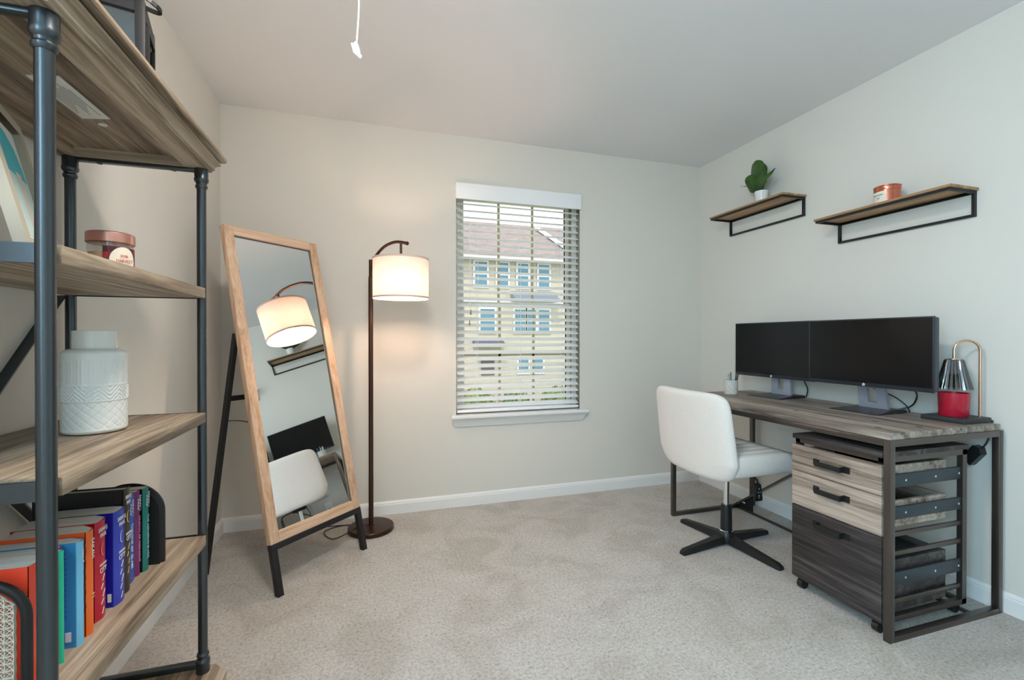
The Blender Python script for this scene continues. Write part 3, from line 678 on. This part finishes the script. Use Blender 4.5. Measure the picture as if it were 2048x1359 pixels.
# ------------------------------------------------------------------ leaning floor mirror
def mirror():
    th = R(45.76); ln = R(13.21)
    r = thing('floor_mirror', 'tall rectangular floor mirror in a light oak frame on a black stand', 'mirror', (-.3847, 2.2056, 0), th)
    rt = Matrix.Rotation(-ln, 4, 'X')            # leans back (local +Y)
    w, h0, h1, fw, d = .528, .225, 1.726, .046, .032
    def fin(mb, name, m, par=r):
        mb.bm.transform(rt); return mb.build(name, m, par)
    fin(MB().box(0, fw, 0, d, h0, h1, .0015), 'frame_stile', 'oak'); fin(MB().box(w - fw, w, 0, d, h0, h1, .0015), 'frame_stile', 'oak')
    fin(MB().box(fw, w - fw, 0, d, h0, h0 + fw, .0015), 'frame_rail', 'oak_x'); fin(MB().box(fw, w - fw, 0, d, h1 - fw, h1, .0015), 'frame_rail', 'oak_x')
    b = MB(); g = .004
    b.box(fw, fw + g, .008, .02, h0 + fw, h1 - fw); b.box(w - fw - g, w - fw, .008, .02, h0 + fw, h1 - fw); b.box(fw, w - fw, .008, .02, h1 - fw - g, h1 - fw)
    fin(b, 'inner_bead', mat('bead', srgb(96, 84, 74), .5))
    fin(MB().box(fw, w - fw, .012, .015, h0 + fw, h1 - fw), 'glass', 'mirror')
    fin(MB().box(fw - .01, w - fw + .01, .0155, .028, h0 + fw - .01, h1 - fw + .01), 'back_panel', mat('brown_board', srgb(120, 92, 70), .8))
    fin(MB().box(0, w, .0, .028, h0 - .028, h0, .001), 'stand_bar', 'black')
    for x in (.0, w - .028):
        b = MB(); b.box(x, x + .028, .0, .026, .0, h0 - .028, .001); b.bm.transform(rt)
        b.build('leg', 'black', r)
    # back prop: two legs joined by a cross piece
    tp_ = [rt @ Vector((x, .045, 1.20)) for x in (.012, w - .07)]; bt_ = [Vector((-.035, .486, .0)), Vector((w - .09, .486, .0))]
    for a_, b_ in zip(tp_, bt_): MB().bar(a_, b_, .022, .02).build('prop_leg', 'black', r)
    pa = lambda k, z: tp_[k] + (bt_[k] - tp_[k]) * ((tp_[k].z - z) / (tp_[k].z - bt_[k].z))
    MB().bar(pa(0, .85), pa(1, .85), .012, .024).build('prop_crossbar', 'black', r)
    q0 = pa(0, .745); MB().tube(bez([q0, q0 + Vector((.05, -.05, -.004)), rt @ Vector((.10, .04, .745))], 8), .0025, 6).build('safety_strap', 'black', r)
mirror()

# ------------------------------------------------------------------ floor lamp
lx, ly = .003, 2.83
fl = thing('floor_lamp', 'lit bronze arc floor lamp with a cream linen drum shade', 'floor lamp', (lx, ly, 0)); fo = (lx, ly, 0)
MB().lathe([(.12, 0), (.131, .004), (.131, .022), (.128, .026), (.02, .029), (.016, .032)], 56).build('base', 'bronze', fl)
MB().tube([(0, 0, .028), (0, 0, .32), (0, 0, .322), (0, 0, 1.50), (0, 0, 1.502), (0, 0, 1.60)], [.014, .014, .0135, .0135, .011, .011], 20).build('pole', 'bronze', fl)
Ax, Ay = .150, -.272
sc = Vector((.158, -.262, 0))
arm = bez([(0, 0, 1.52), (.02, -.03, 1.60), (.07, -.12, 1.655), (.13, -.225, 1.668), (.185, -.30, 1.650)], 10)
MB().tube(arm, .0085, 14).build('arm', 'bronze', fl)
MB().tube([arm[-1] - Vector((0, 0, 0)), arm[-1] + Vector((.004, -.007, -.002))], [.0105, .0105], 12).build('arm_tip', 'bronze', fl)
MB().tube([(sc.x, sc.y, 1.66), (sc.x, sc.y, 1.48)], .0065, 12).build('shade_hanger', 'bronze', fl)
SR, SZ0, SZ1 = .149, 1.352, 1.572
sh = MB(); sh.lathe([(SR, SZ0), (SR, (SZ0 * 2 + SZ1) / 3), (SR, (SZ0 + 2 * SZ1) / 3), (SR, SZ1)], 72, sc, caps=False); sho = sh.build('lamp_shade', 'shade', fl)
for z0, z1 in ((SZ0, SZ0 + .010), (SZ1 - .010, SZ1)):
    tp = MB(); tp.lathe([(SR - .0008, z0), (SR + .0012, z0), (SR + .0012, z1), (SR - .0008, z1), (SR - .0008, z0)], 72, sc, caps=False)
    tp.build('trim_tape', 'shade_trim', sho)
sm = MB(); a0 = R(22); sm.obox((sc.x + (SR + .001) * math.cos(a0), sc.y + (SR + .001) * math.sin(a0), (SZ0 + SZ1) / 2), (.0015, .009, SZ1 - SZ0 - .02), Matrix.Rotation(a0, 3, 'Z')); sm.build('seam_tape', 'shade_trim', sho)
sp = MB()
for k in range(3):
    a = R(120 * k + 20); sp.tube([(sc.x, sc.y, SZ1 - .012), (sc.x + SR * math.cos(a), sc.y + SR * math.sin(a), SZ1 - .004)], .002, 6)
sp.build('shade_spider', 'bronze', sho)
MB().lathe([(.001, 1.505), (.018, 1.503), (.018, 1.465), (.001, 1.463)], 20, sc).build('socket', 'white', fl)
MB().lathe([(.012, 1.463), (.014, 1.455), (.026, 1.437), (.030, 1.42), (.026, 1.405), (.014, 1.395), (.001, 1.393)], 24, sc).build('bulb', 'bulb', fl)
MB().tube(bez([(-.005, .02, .012), (-.15, .10, .006), (-.26, .04, .006), (-.21, -.08, .006), (-.13, -.06, .02), (-.06, .0, .034), (-.012, .0, .034)], 10), .003, 8).build('power_cord', 'plastic', fl)
MB().tube(bez([(-.15, .10, .006), (-.30, .12, .006), (-.45, .16, .006), (-.60, .18, .02)], 8), .003, 8).build('power_cord', 'plastic', fl)

# ------------------------------------------------------------------ office chair
def pad(w, d, t, fn, na=64, nb=64, ne=6, p=8):
    """puffy rounded rectangle; fn(x, y, z, a, b) places the point. one welded closed surface"""
    mb = MB()
    def mk(side):
        def f(i, j):
            a = math.sin(math.pi / 2 * (2 * i - 1)); b = math.sin(math.pi / 2 * (2 * j - 1)); m_ = max(abs(a), abs(b), 1e-6)
            sx_, sy_ = abs(a) / m_, abs(b) / m_; s_ = 1 / (max(sx_ ** ne + sy_ ** ne, 1e-9) ** (1 / ne)) if m_ > 1e-5 else 1
            q = min(1, m_); pr = max(0, 1 - q ** p) ** .5
            return fn(a * s_ * w / 2, b * s_ * d / 2, side * t / 2 * pr, a, b, side)
        return f
    mb.grid(mk(1), na, nb); mb.grid(mk(-1), na, nb); return mb
cx0, cy0 = 1.882, 2.058
ch = thing('office_chair', 'cream upholstered swivel office chair with black four-star base at the desk', 'chair', (cx0, cy0, 0), R(0))
SW, SD = .53, .46
def seatfn(x, y, z, a, b, side):
    zz = z
    if side > 0:
        gph = (y / SW * 8.0) % 1; groove = max(0, 1 - min(gph, 1 - gph) / .22)
        zz -= .017 * groove ** .8 * min(1, max(0, (1 - max(abs(a), abs(b)) ** 10)))
    zz += -.030 * max(0, (x - .10) / .13) ** 2 if x > .10 else 0
    return (x + .03, y, .497 + zz)
mb = pad(SD, SW, .112, seatfn, 48, 190, 12, 26); mb.build('seat', 'seat_fabric', ch, sharp=180)
BH, BWd = .452, .558
def backfn(x, y, z, a, b, side):
    # x: across the width, y: up, z: thickness; gently curved and leaning back
    v_ = (y + BH / 2) / BH
    wd_ = x * (1 + .06 * (1 - v_) - .16 * max(0, .22 - v_) / .22)
    fwd = .045 * (abs(x) / (BWd / 2)) ** 2.2
    px_ = -.222 - v_ * .062 + fwd + z
    if side > 0:
        gph = (x / BWd * 8) % 1; px_ -= .006 * max(0, 1 - min(gph, 1 - gph) / .10) * min(1, max(0, 1 - max(abs(a), abs(b)) ** 10))
    return (px_, wd_ + .010, .412 + y + BH / 2)
mb = pad(BWd, BH, .062, backfn, 110, 56, 8, 16); mb.build('backrest', 'fabric', ch, sharp=180)
MB().box(-.13, .10, -.10, .10, .428, .442, .004).build('seat_plate', 'black', ch)
MB().box(-.06, .07, -.055, .055, .395, .430, .008).build('tilt_mechanism', 'black', ch)
MB().bar((-.06, 0, .425), (-.20, 0, .432), .08, .012).build('back_bracket', 'black', ch)
MB().tube([(0, 0, .20), (0, 0, .398)], .0165, 20).build('gas_lift', 'chrome', ch)
MB().lathe([(.031, .055), (.031, .06), (.0285, .205), (.026, .217), (.018, .218)], 28).build('column', 'plastic', ch)
MB().lathe([(.038, .015), (.044, .022), (.044, .058), (.036, .072), (.031, .074)], 28).build('hub', 'plastic', ch)
MB().lathe([(.0335, .073), (.037, .076), (.0335, .080)], 28).build('hub_ring', 'chrome', ch)
for k in range(4):
    an = R(-83 + 90 * k); d_ = Vector((math.cos(an), math.sin(an), 0)); n_ = Vector((-d_.y, d_.x, 0)); V = []
    for rr, hw_, zb, zt in ((.03, .028, .016, .056), (.12, .0235, .012, .046), (.22, .020, .005, .036), (.305, .018, .0, .027), (.325, .016, .0, .018)):
        V += [d_ * rr + n_ * hw_ + Vector((0, 0, zb)), d_ * rr + n_ * (hw_ * .75) + Vector((0, 0, zt)), d_ * rr - n_ * (hw_ * .75) + Vector((0, 0, zt)), d_ * rr - n_ * hw_ + Vector((0, 0, zb))]
    F = [(0, 1, 2, 3), (16, 19, 18, 17)]
    for s_ in range(4):
        for q in range(4): F.append((s_ * 4 + q, (s_ + 1) * 4 + q, (s_ + 1) * 4 + (q + 1) % 4, s_ * 4 + (q + 1) % 4))
    b_ = MB(); b_._add(V, F); b_.build('leg', 'plastic', ch)
lv = MB().tube(bez([(.03, -.05, .412), (.035, -.12, .412), (.045, -.16, .400), (.048, -.168, .37)], 8), .0055, 10).build('height_lever', 'black', ch)
mt = FR((.048, -.168, .335), (1, 0, 0), (0, 0, 1))
MB().prism([(-.020, -.045), (.020, -.045), (.024, -.035), (.014, .035), (.008, .045), (-.008, .045), (-.014, .035), (-.024, -.035)], mt, -.008, .008).build('lever_paddle', 'plastic', lv)
q_ = MB()
for k, (a_, b_, w__) in enumerate(((0, .018, .008), (-.006, 0, .006), (.007, 0, .005), (0, -.018, .010), (0, -.028, .006))):
    q_.prism([(a_ - w__ / 2, b_ - .003), (a_ + w__ / 2, b_ - .003), (a_ + w__ / 3, b_ + .004), (a_ - w__ / 3, b_ + .004)], mt, .008, .0085)
q_.build('lever_symbols', mat('grey_print_light', srgb(170, 172, 176), .5), lv)

# ------------------------------------------------------------------ desk
DX0, DX1, DY0, DY1 = 1.842, 2.500, 1.197, 2.495
do = (2.17, 1.845, 0)
dk = thing('desk', 'grey oak desk on a square gunmetal frame along the right wall', 'desk', do)
T = .0255
MB(do).box(DX0 + .003, DX1 - .012, DY0 + .004, DY1 - .004, .757, .782, .0015).build('desktop', 'desk_wood', dk)
kn_ = MB(do)
for x_, y_ in ((1.93, 1.30), (2.06, 1.40), (2.10, 1.26), (2.44, 2.42), (1.99, 1.72)): kn_.lathe([(.001, .7825), (.007, .7823), (.0085, .7818)], 14, (x_, y_, 0), sy=1.8)
kn_.build('knot', mat('wood_knot', srgb(52, 40, 34), .6), dk)
def leg(x, y, w=T): return MB(do).box(x, x + w, y, y + w, 0, .757, .002).build('leg', 'steel', dk)
for x_ in (DX0, DX1 - T):
    for y_ in (DY0, DY1 - T): leg(x_, y_)
for y_ in (DY0, DY1 - T):
    MB(do).box(DX0 + T, DX1 - T, y_, y_ + T, .7315, .757, .001).build('top_rail', 'steel', dk)
    MB(do).box(DX0 + T, DX1 - T, y_, y_ + T, 0, .022, .001).build('floor_rail', 'steel', dk)
for x_ in (DX0, DX1 - T): MB(do).box(x_, x_ + T, DY0 + T, DY1 - T, .7315, .7565, .001).build('top_rail', 'steel', dk)
MB(do).box(2.347, 2.360, DY0 + T, DY1 - T, 0.0, .014, .001).build('floor_rail', 'steel', dk)
MB(do).prism([(2.488, .0), (2.345, .0), (2.345, .128), (2.485, .030)], FR((2.352, 0, 0), (0, 1, 0), (0, 0, 1)), 0, .004).build('gusset', 'black', dk)
MB(do).bar((2.351, 2.482, .018), (2.351, 1.53, .735), .012, .030, (1, 0, 0)).build('diagonal_brace', 'steel', dk)
MB(do).prism([(2.425, .050), (2.400, .050), (2.400, .060), (2.425, .060)], FR((2.3475, 0, 0), (0, 1, 0), (0, 0, 1)), -.001, 0).build('gusset_label', 'white', dk)

# ------------------------------------------------------------------ rolling drawer cabinet
KX0, KX1, KY0, KY1 = 1.852, 2.345, 1.236, 1.612
ko = (2.1, 1.42, 0)
kb = thing('filing_cabinet', 'open-framed rolling cabinet with three wooden drawers under the desk', 'cabinet', ko)
MB(ko).box(KX0 - .002, KX1, KY0 - .004, KY1 + .004, .682, .702, .001).build('top_board', 'dark_wood', kb)
P = .026
frm = MB(ko)
for y_ in (KY0, KY1 - P + .004):
    for x_ in (KX0 + .012, KX1 - P): frm.box(x_, x_ + P, y_, y_ + .02, .05, .682)
    frm.box(KX0 + .012, KX1, y_, y_ + .02, .660, .682); frm.box(KX0 + .012, KX1, y_, y_ + .02, .045, .066)
for x_ in (KX0 + .012, KX1 - P): frm.box(x_, x_ + .02, KY0, KY1, .664, .682); frm.box(x_, x_ + .02, KY0, KY1, .045, .062)
frm.build('frame', 'steel', kb)
for z0, z1, m_ in ((.560, .610, 'slide'), (.436, .484, 'slide'), (.370, .388, 'steel'), (.296, .314, 'steel'), (.180, .232, 'slide'), (.112, .130, 'steel')):
    for y_ in (KY0 + .004, KY1 - .014):
        s_ = MB(ko).box(KX0 + .038, KX1 - .026, y_, y_ + .010, z0, z1, .001).build('side_rail', m_, kb)
        if m_ == 'slide':
            q_ = MB(ko)
            for x_ in (1.99, 2.16, KX1 - .045): q_.tube([(x_, y_ - .002, (z0 + z1) / 2), (x_, y_ + .001, (z0 + z1) / 2)], .0045, 10)
            q_.build('screw', 'chrome', s_)
def drawer(z0, z1, wm, bz0, bz1, lab):
    d = MB(ko).box(KX0 - .004, KX0 + .014, KY0 - .004, KY1 + .004, z0, z1, .001).build('drawer', wm, kb)
    bx_ = MB(ko); y0_, y1_ = KY0 + .022, KY1 - .022
    bx_.box(KX0 + .014, 2.255, y0_, y0_ + .012, bz0, bz1); bx_.box(KX0 + .014, 2.255, y1_ - .012, y1_, bz0, bz1); bx_.box(2.243, 2.255, y0_ + .012, y1_ - .012, bz0, bz1); bx_.box(KX0 + .014, 2.243, y0_ + .012, y1_ - .012, bz0, bz0 + .008)
    bx_.build('drawer_box', wm, d)
    h_ = MB(ko); hz = (z0 + z1) / 2 + (.002 if z1 - z0 < .2 else .125); yc_ = (1.355 + 1.508) / 2; x_ = KX0 - .004; hz = {0: .600, 1: .4825, 2: .330}[lab]
    for y_ in (1.352, 1.484):
        h_.box(x_ - .003, x_, y_, y_ + .026, hz - .013, hz + .013); 
    for y_ in (1.376, 1.484): h_.box(x_ - .026, x_ - .002, y_ - .002, y_ + .002, hz - .011, hz + .011)
    h_.box(x_ - .029, x_ - .025, 1.374, 1.486, hz - .011, hz + .011, .001)
    h_.build('handle', 'black', d)
drawer(.540, .655, 'drawer_wood', .552, .640, 0); drawer(.3845, .537, 'drawer_wood', .40, .50, 1); drawer(.055, .381, 'dark_wood', .075, .27, 2)
MB(ko).box(1.87, 2.235, KY0 + .03, KY1 - .03, .083, .25, .003).build('file_tray', mat('dark_insert', srgb(40, 38, 40), .6), kb)
for x_, y_ in ((KX0 + .03, KY0 + .03), (KX0 + .03, KY1 - .022), (KX1 - .03, KY0 + .03), (KX1 - .03, KY1 - .022)):
    cs = MB(ko); cs.tube([(x_, y_ - .012, .0215), (x_, y_ + .012, .0215)], .0215, 20); co_ = cs.build('caster', 'plastic', kb)
    MB(ko).box(x_ - .012, x_ + .012, y_ - .007, y_ + .007, .030, .046, .003).build('caster_fork', 'black', co_)

# ------------------------------------------------------------------ monitors
def monitor(x, y0, y1, zb, zt, label, by, bx):
    yc_ = (y0 + y1) / 2; o = (bx, by, .782); r = thing('computer_monitor', label, 'monitor', o, group='pair of monitors on the desk')
    MB(o).box(x, x + .010, y0, y1, zb, zt, .0015).build('bezel', M['bezel'], r)
    MB(o).box(x + .010, x + .045, y0 + .004, y1 - .004, zb + .003, zt - .003, .008).build('rear_housing', mat('dark_grey_shell', srgb(66, 72, 80), .5), r)
    MB(o).box(x - .0006, x, y0 + .006, y1 - .006, zb + .019, zt - .006).build('screen', 'screen', r)
    lg = MB(o); lg.lathe([(.0001, 0), (.0065, 0), (.0065, .0008), (.0001, .0008)], 24, (x - .0008, yc_, zb + .010), rot=Matrix.Rotation(R(90), 3, 'Y')); l_ = lg.build('round_logo', 'white', r)
    lettering('logo_letters', 'hp', FR((x - .0012, yc_, zb + .0105), (0, -1, 0), (0, 0, 1)), .010, 'ink', l_, o)
    # stand: neck plate with rectangular hole, leaning forward to the panel
    zt_n = zb + .16; A0 = Vector((bx + .02, by, .790)); A1 = Vector((x + .055, by, zt_n)); upn = (A1 - A0).normalized(); mt = FR(A0, (0, 1, 0), upn); ln = (A1 - A0).length
    nk = MB(o); w0, w1, hh0, hh1, hw_ = .068, .056, .035, .105, .020
    wa = lambda t: w0 + (w1 - w0) * t / ln
    for poly in ([(-wa(0), 0), (wa(0), 0), (wa(hh0), hh0), (-wa(hh0), hh0)], [(-wa(hh0), hh0), (-hw_, hh0), (-hw_, hh1), (-wa(hh1), hh1)], [(hw_, hh0), (wa(hh0), hh0), (wa(hh1), hh1), (hw_, hh1)], [(-wa(hh1), hh1), (wa(hh1), hh1), (wa(ln), ln), (-wa(ln), ln)]):
        nk.prism(poly, mt, -.008, .008)
    nk.build('stand_neck', 'stand', r)
    MB(o).box(x + .04, x + .075, by - .05, by + .05, zt_n - .06, zt_n + .04, .004).build('mount_hinge', 'plastic', r)
    bs = MB(o); x0, x1 = bx - .128, bx + .085
    V = [(x0, by - .115, .782), (x0, by + .115, .782), (x1, by + .105, .782), (x1, by - .105, .782), (x0, by - .114, .785), (x0, by + .114, .785), (bx + .03, by + .085, .797), (x1, by + .10, .797), (x1, by - .10, .797), (bx + .03, by - .085, .797)]
    bs._add(V, [(3, 2, 1, 0), (4, 5, 6, 9), (6, 7, 8, 9), (0, 1, 5, 4), (1, 2, 7, 6, 5), (2, 3, 8, 7), (3, 0, 4, 9, 8)]); bs.build('stand_base', 'base_dark', r)
    return r, o
r1, o1 = monitor(2.262, 1.305, 1.878, .905, 1.2305, 'right-hand black monitor, overlapping the other in front', 1.612, 2.345)
r2, o2 = monitor(2.335, 1.905, 2.475, .895, 1.234, 'left-hand black monitor, partly behind the other one', 2.165, 2.372)
MB(o1).tube(bez([(2.31, 1.64, .93), (2.37, 1.62, .89), (2.43, 1.57, .855), (2.455, 1.53, .815), (2.45, 1.51, .785)], 8), .0032, 8).build('signal_cable', 'plastic', r1)
MB(o1).tube(bez([(2.33, 1.45, .93), (2.40, 1.455, .89), (2.462, 1.49, .85), (2.47, 1.52, .81), (2.44, 1.57, .786)], 8), .0035, 8).build('power_cable', 'plastic', r1)
MB(o2).tube(bez([(2.38, 2.02, .93), (2.42, 2.04, .89), (2.46, 2.05, .84), (2.478, 2.07, .80), (2.482, 2.08, .787)], 8), .0032, 8).build('power_cable', 'plastic', r2)

# pen cup with pens
px_, py_ = 2.185, 2.352
pc_ = thing('pen_cup', 'speckled off-white pen cup on the far end of the desk', 'cup', (px_, py_, .782))
MB().lathe([(.038, 0), (.0405, .003), (.0405, .088), (.0385, .090), (.036, .088), (.036, .006), (.001, .006)], 36).build('cup', 'stone', pc_)
pens = [((-.012, .012), (-.020, .022), .130, srgb(225, 200, 190), 'cream pen leaning left in the pen cup'), ((.004, .018), (.006, .026), .126, srgb(120, 140, 130), 'grey-green pen in the pen cup'), ((-.004, -.008), (-.006, -.004), .140, srgb(70, 120, 125), 'teal pen in the middle of the pen cup'),
        ((.010, -.014), (.014, -.030), .136, srgb(52, 62, 84), 'navy pen at the right side of the pen cup'), ((.016, -.010), (.020, -.040), .134, srgb(46, 44, 48), 'black pen leaning furthest right in the pen cup'), ((-.010, .0), (-.018, .004), .124, srgb(190, 196, 192), 'silver pen in the pen cup')]
for (a, b_), (c_, d_), hh, col, lab in pens:
    p0 = Vector((a, b_, .008)); p1 = Vector((c_, d_, hh)); dd = (p1 - p0)
    o = (px_ + a, py_ + b_, .790); off = (a, b_, .008)
    rr = thing('pen', lab, 'pen', o, group='pens in the pen cup'); mm = mat('pen_barrel', col, .4)
    MB(off).tube([p0, p0 + dd * .86], .0042, 10).build('barrel', mm, rr)
    MB(off).tube([p0 + dd * .86, p0 + dd * .97, p1], [.0045, .0040, .0016], 10).build('cap', mm, rr)

# candle warmer lamp with red candle
wl = thing('candle_warmer_lamp', 'candle warmer lamp with ribbed smoked glass shade and gold arm on the desk', 'lamp', (2.415, 1.315, .782)); wo = (2.415, 1.315, .782)
MB(wo).box(2.325, 2.498, 1.234, 1.392, .782, .803, .003).build('base', mat('black_stained_wood', srgb(42, 44, 46), .5), wl)
ay = 1.262; ax = 2.476
arc = [(ax, ay, .803), (ax, ay, 1.085)] + [(ax - (ax - 2.412) * (1 - math.cos(t)) / 2, ay + (1.318 - ay) * (1 - math.cos(t)) / 2, 1.085 + .042 * math.sin(t)) for t in [R(q) for q in range(12, 181, 12)]] + [(2.412, 1.318, 1.045)]
MB(wo).tube(arc, .0048, 12).build('arm', 'gold', wl)
rib = lambda t, j, z: .0022 * math.cos(t * 22)
s_ = MB(wo); s_.lathe([(.027, 1.046), (.031, 1.040), (.060, .918), (.0585, .918), (.0295, 1.040)], 132, (2.412, 1.318, 0), caps=False, dfn=rib); s_.build('glass_shade', 'smoke_glass', wl)
MB(wo).lathe([(.001, 1.050), (.026, 1.049), (.028, 1.044), (.001, 1.043)], 28, (2.412, 1.318, 0)).build('shade_cap', 'gold', wl)
MB(wo).lathe([(.001, 1.043), (.014, 1.04), (.016, 1.01), (.020, .985), (.001, .975)], 20, (2.412, 1.318, 0)).build('bulb', 'ceramic', wl)
rc = thing('candle', 'red glass candle standing under the candle warmer shade', 'candle', (2.403, 1.314, .803)); ro = (2.403, 1.314, .803)
MB().lathe([(.001, 0), (.046, 0), (.049, .004), (.0520, .095), (.0520, .100), (.0495, .100), (.049, .085)], 40, caps=False).build('glass', 'red_glass', rc)
MB().lathe([(.001, .082), (.0488, .082), (.0488, .078)], 32, caps=False).build('wax', 'redwax', rc)

# plug adapter under the desk, its cable, and the cables behind the chair
ad = thing('power_adapter', 'black plug adapter on the wall behind the right end of the desk', 'adapter', (XR, 1.30, .63)); ao = (XR, 1.30, .63)
MB(ao).prism([(1.31, .645), (1.29, .675), (1.268, .668), (1.262, .64), (1.30, .585), (1.312, .60)], FR((XR, 0, 0), (0, 1, 0), (0, 0, 1)), -.042, 0).build('body', 'plastic', ad)
MB(ao).tube(bez([(XR - .02, 1.268, .665), (XR - .02, 1.25, .70), (XR - .012, 1.243, .75), (XR - .008, 1.24, .79)], 6), .0035, 8).build('cable', 'plastic', ad)
cb = MB((2.42, 2.0, 0)).tube(bez([(2.46, 1.86, .74), (2.47, 1.96, .62), (2.48, 2.03, .45), (2.48, 2.05, .30), (2.47, 2.0, .15), (2.45, 1.90, .06), (2.43, 1.84, .01), (2.42, 1.92, .006), (2.43, 1.99, .03), (2.45, 1.95, .10), (2.44, 1.86, .08)], 10), .0036, 8).build('cable', 'plastic', None, (2.42, 2.0, 0))
tag(cb, 'black cable looping down to the carpet beyond the cabinet', 'cable')
# wall outlet with plug, low on the right wall beyond the desk
ot = thing('wall_outlet', 'white wall outlet with a black plug low on the wall under the desk', 'outlet', (XR, 2.23, .33)); oo = (XR, 2.23, .33)
MB(oo).box(XR - .006, XR, 2.195, 2.265, .275, .39, .002).build('cover_plate', 'white', ot)
MB(oo).box(XR - .035, XR - .006, 2.215, 2.245, .29, .325, .004).build('plug', 'plastic', ot)

# ------------------------------------------------------------------ wall ledges
def ledge(y0, y1, zt, drop, label):
    o = (XR, (y0 + y1) / 2, zt); r = thing('wall_shelf', label, 'shelf', o, group='wood and black metal shelves on the right wall')
    x0 = XR - .186
    MB(o).box(x0, XR, y0, y1, zt - .012, zt, .001).build('board', 'ledge_wood', r)
    g = MB(o); t = .011
    g.box(x0 + .004, x0 + .004 + t, y0 + .008, y1 - .008, zt - .024, zt - .012); g.box(XR - t, XR, y0 + .008, y1 - .008, zt - .024, zt - .012)
    for y_ in (y0 + .008, y1 - .008 - t): g.box(x0 + .004 + t, XR - t, y_, y_ + t, zt - .024, zt - .012)
    for y_ in (y0 + .008, y1 - .008 - t): g.box(XR - .016, XR, y_, y_ + t, zt - drop, zt - .024)
    g.box(XR - .016, XR, y0 + .008 + t, y1 - .008 - t, zt - drop, zt - drop + t)
    g.build('bracket_frame', 'black', r)
ledge(2.112, 2.725, 2.004, .126, 'left wall shelf of wood and black metal carrying the potted plant')
ledge(1.292, 1.915, 1.790, .124, 'right wall shelf of wood and black metal carrying the copper candle')
# plant
pl = thing('potted_plant', 'small leafy plant in a white pot on the left wall shelf', 'plant', (2.425, 2.352, 2.004)); plo = (2.425, 2.352, 2.004)
MB().lathe([(.030, 0), (.033, .003), (.039, .070), (.041, .074), (.041, .082), (.037, .082), (.036, .070)], 36).build('pot', 'ceramic', pl)
MB().lathe([(.001, .072), (.0365, .072), (.0365, .068)], 24).build('soil', mat('soil', srgb(60, 46, 34), .9), pl)
def leaf(base, tip, w, sidev, curl=.0, drop=0.0, fid=0):
    base, tip = Vector(base), Vector(tip); d = tip - base; sd = Vector(sidev); sd = (sd - d.normalized() * sd.dot(d.normalized())).normalized(); nm = d.normalized().cross(sd)
    def f(i, j):
        t = i; s_ = 2 * j - 1
        wd_ = w * (max(0, math.sin(math.pi * min(1, t * .97 + .015))) ** .62) * (.48 + .75 * t) if fid == 0 else w * max(0, math.sin(math.pi * min(1, t * .98 + .01))) ** .7
        wav = 1 + .07 * math.sin(9 * t + s_ * 2)
        return base + d * t + sd * s_ * wd_ * wav + nm * (curl * s_ * s_ * wd_ + drop * math.sin(math.pi * t) + .003 * math.sin(14 * t) * abs(s_))
    return f
# image plane at the shelf: +Y is left, Z up
def addleaf(*a, **k):
    b_ = MB(); b_.grid(leaf(*a, **k), 22, 12)
    o = b_.build('leaf', 'leaf', pl, sharp=180); md = o.modifiers.new('thick', 'SOLIDIFY'); md.thickness = .0012
    v_ = MB(); base, tip = Vector(a[0]), Vector(a[1]); 
addleaf((0, 0, .075), (-.012, .050, .286), .108, (.35, 1, 0), curl=-.12, drop=.004)
addleaf((.004, .004, .075), (-.02, .112, .198), .066, (.4, .6, -.9), curl=-.2, drop=-.004)
addleaf((0, -.006, .075), (-.01, -.012, .262), .045, (.6, .8, 0), curl=-.6)
addleaf((.0, -.008, .075), (-.02, -.128, .186), .022, (.3, .55, .8), curl=.1, drop=.022, fid=1)
addleaf((.0, .006, .075), (-.03, .142, .160), .004, (1, 0, .2), drop=-.012, fid=1)
MB().tube([(0, 0, .07), (0, .003, .12)], .004, 8).build('stem', mat('stem', srgb(70, 66, 30), .7), pl)
# copper candle
cc = thing('candle', 'copper candle tin with a pale label on the right wall shelf', 'candle', (2.43, 1.60, 1.790))
MB().lathe([(.001, 0), (.050, 0), (.0525, .003), (.0525, .072), (.001, .072)], 44).build('tin', 'copper', cc)
MB().lathe([(.001, .092), (.050, .092), (.0555, .089), (.0555, .087), (.0535, .084), (.0540, .070), (.053, .068), (.001, .068)], 44).build('lid', 'copper', cc)
w_ = MB(); wrap(w_, .0532, R(-222), R(-150), .008, .062, 16); w_.build('label', 'label', cc)
for k, (zz, tx_) in enumerate(((.045, 'VANILLA BOURBON'), (.030, 'candle'))):
    ang = R(-186); lettering('label_lettering', tx_, FR((.0545 * math.cos(ang), .0545 * math.sin(ang), zz), (-math.sin(ang), math.cos(ang), 0), (0, 0, 1)), .0065, 'ink', cc, sx=.8)
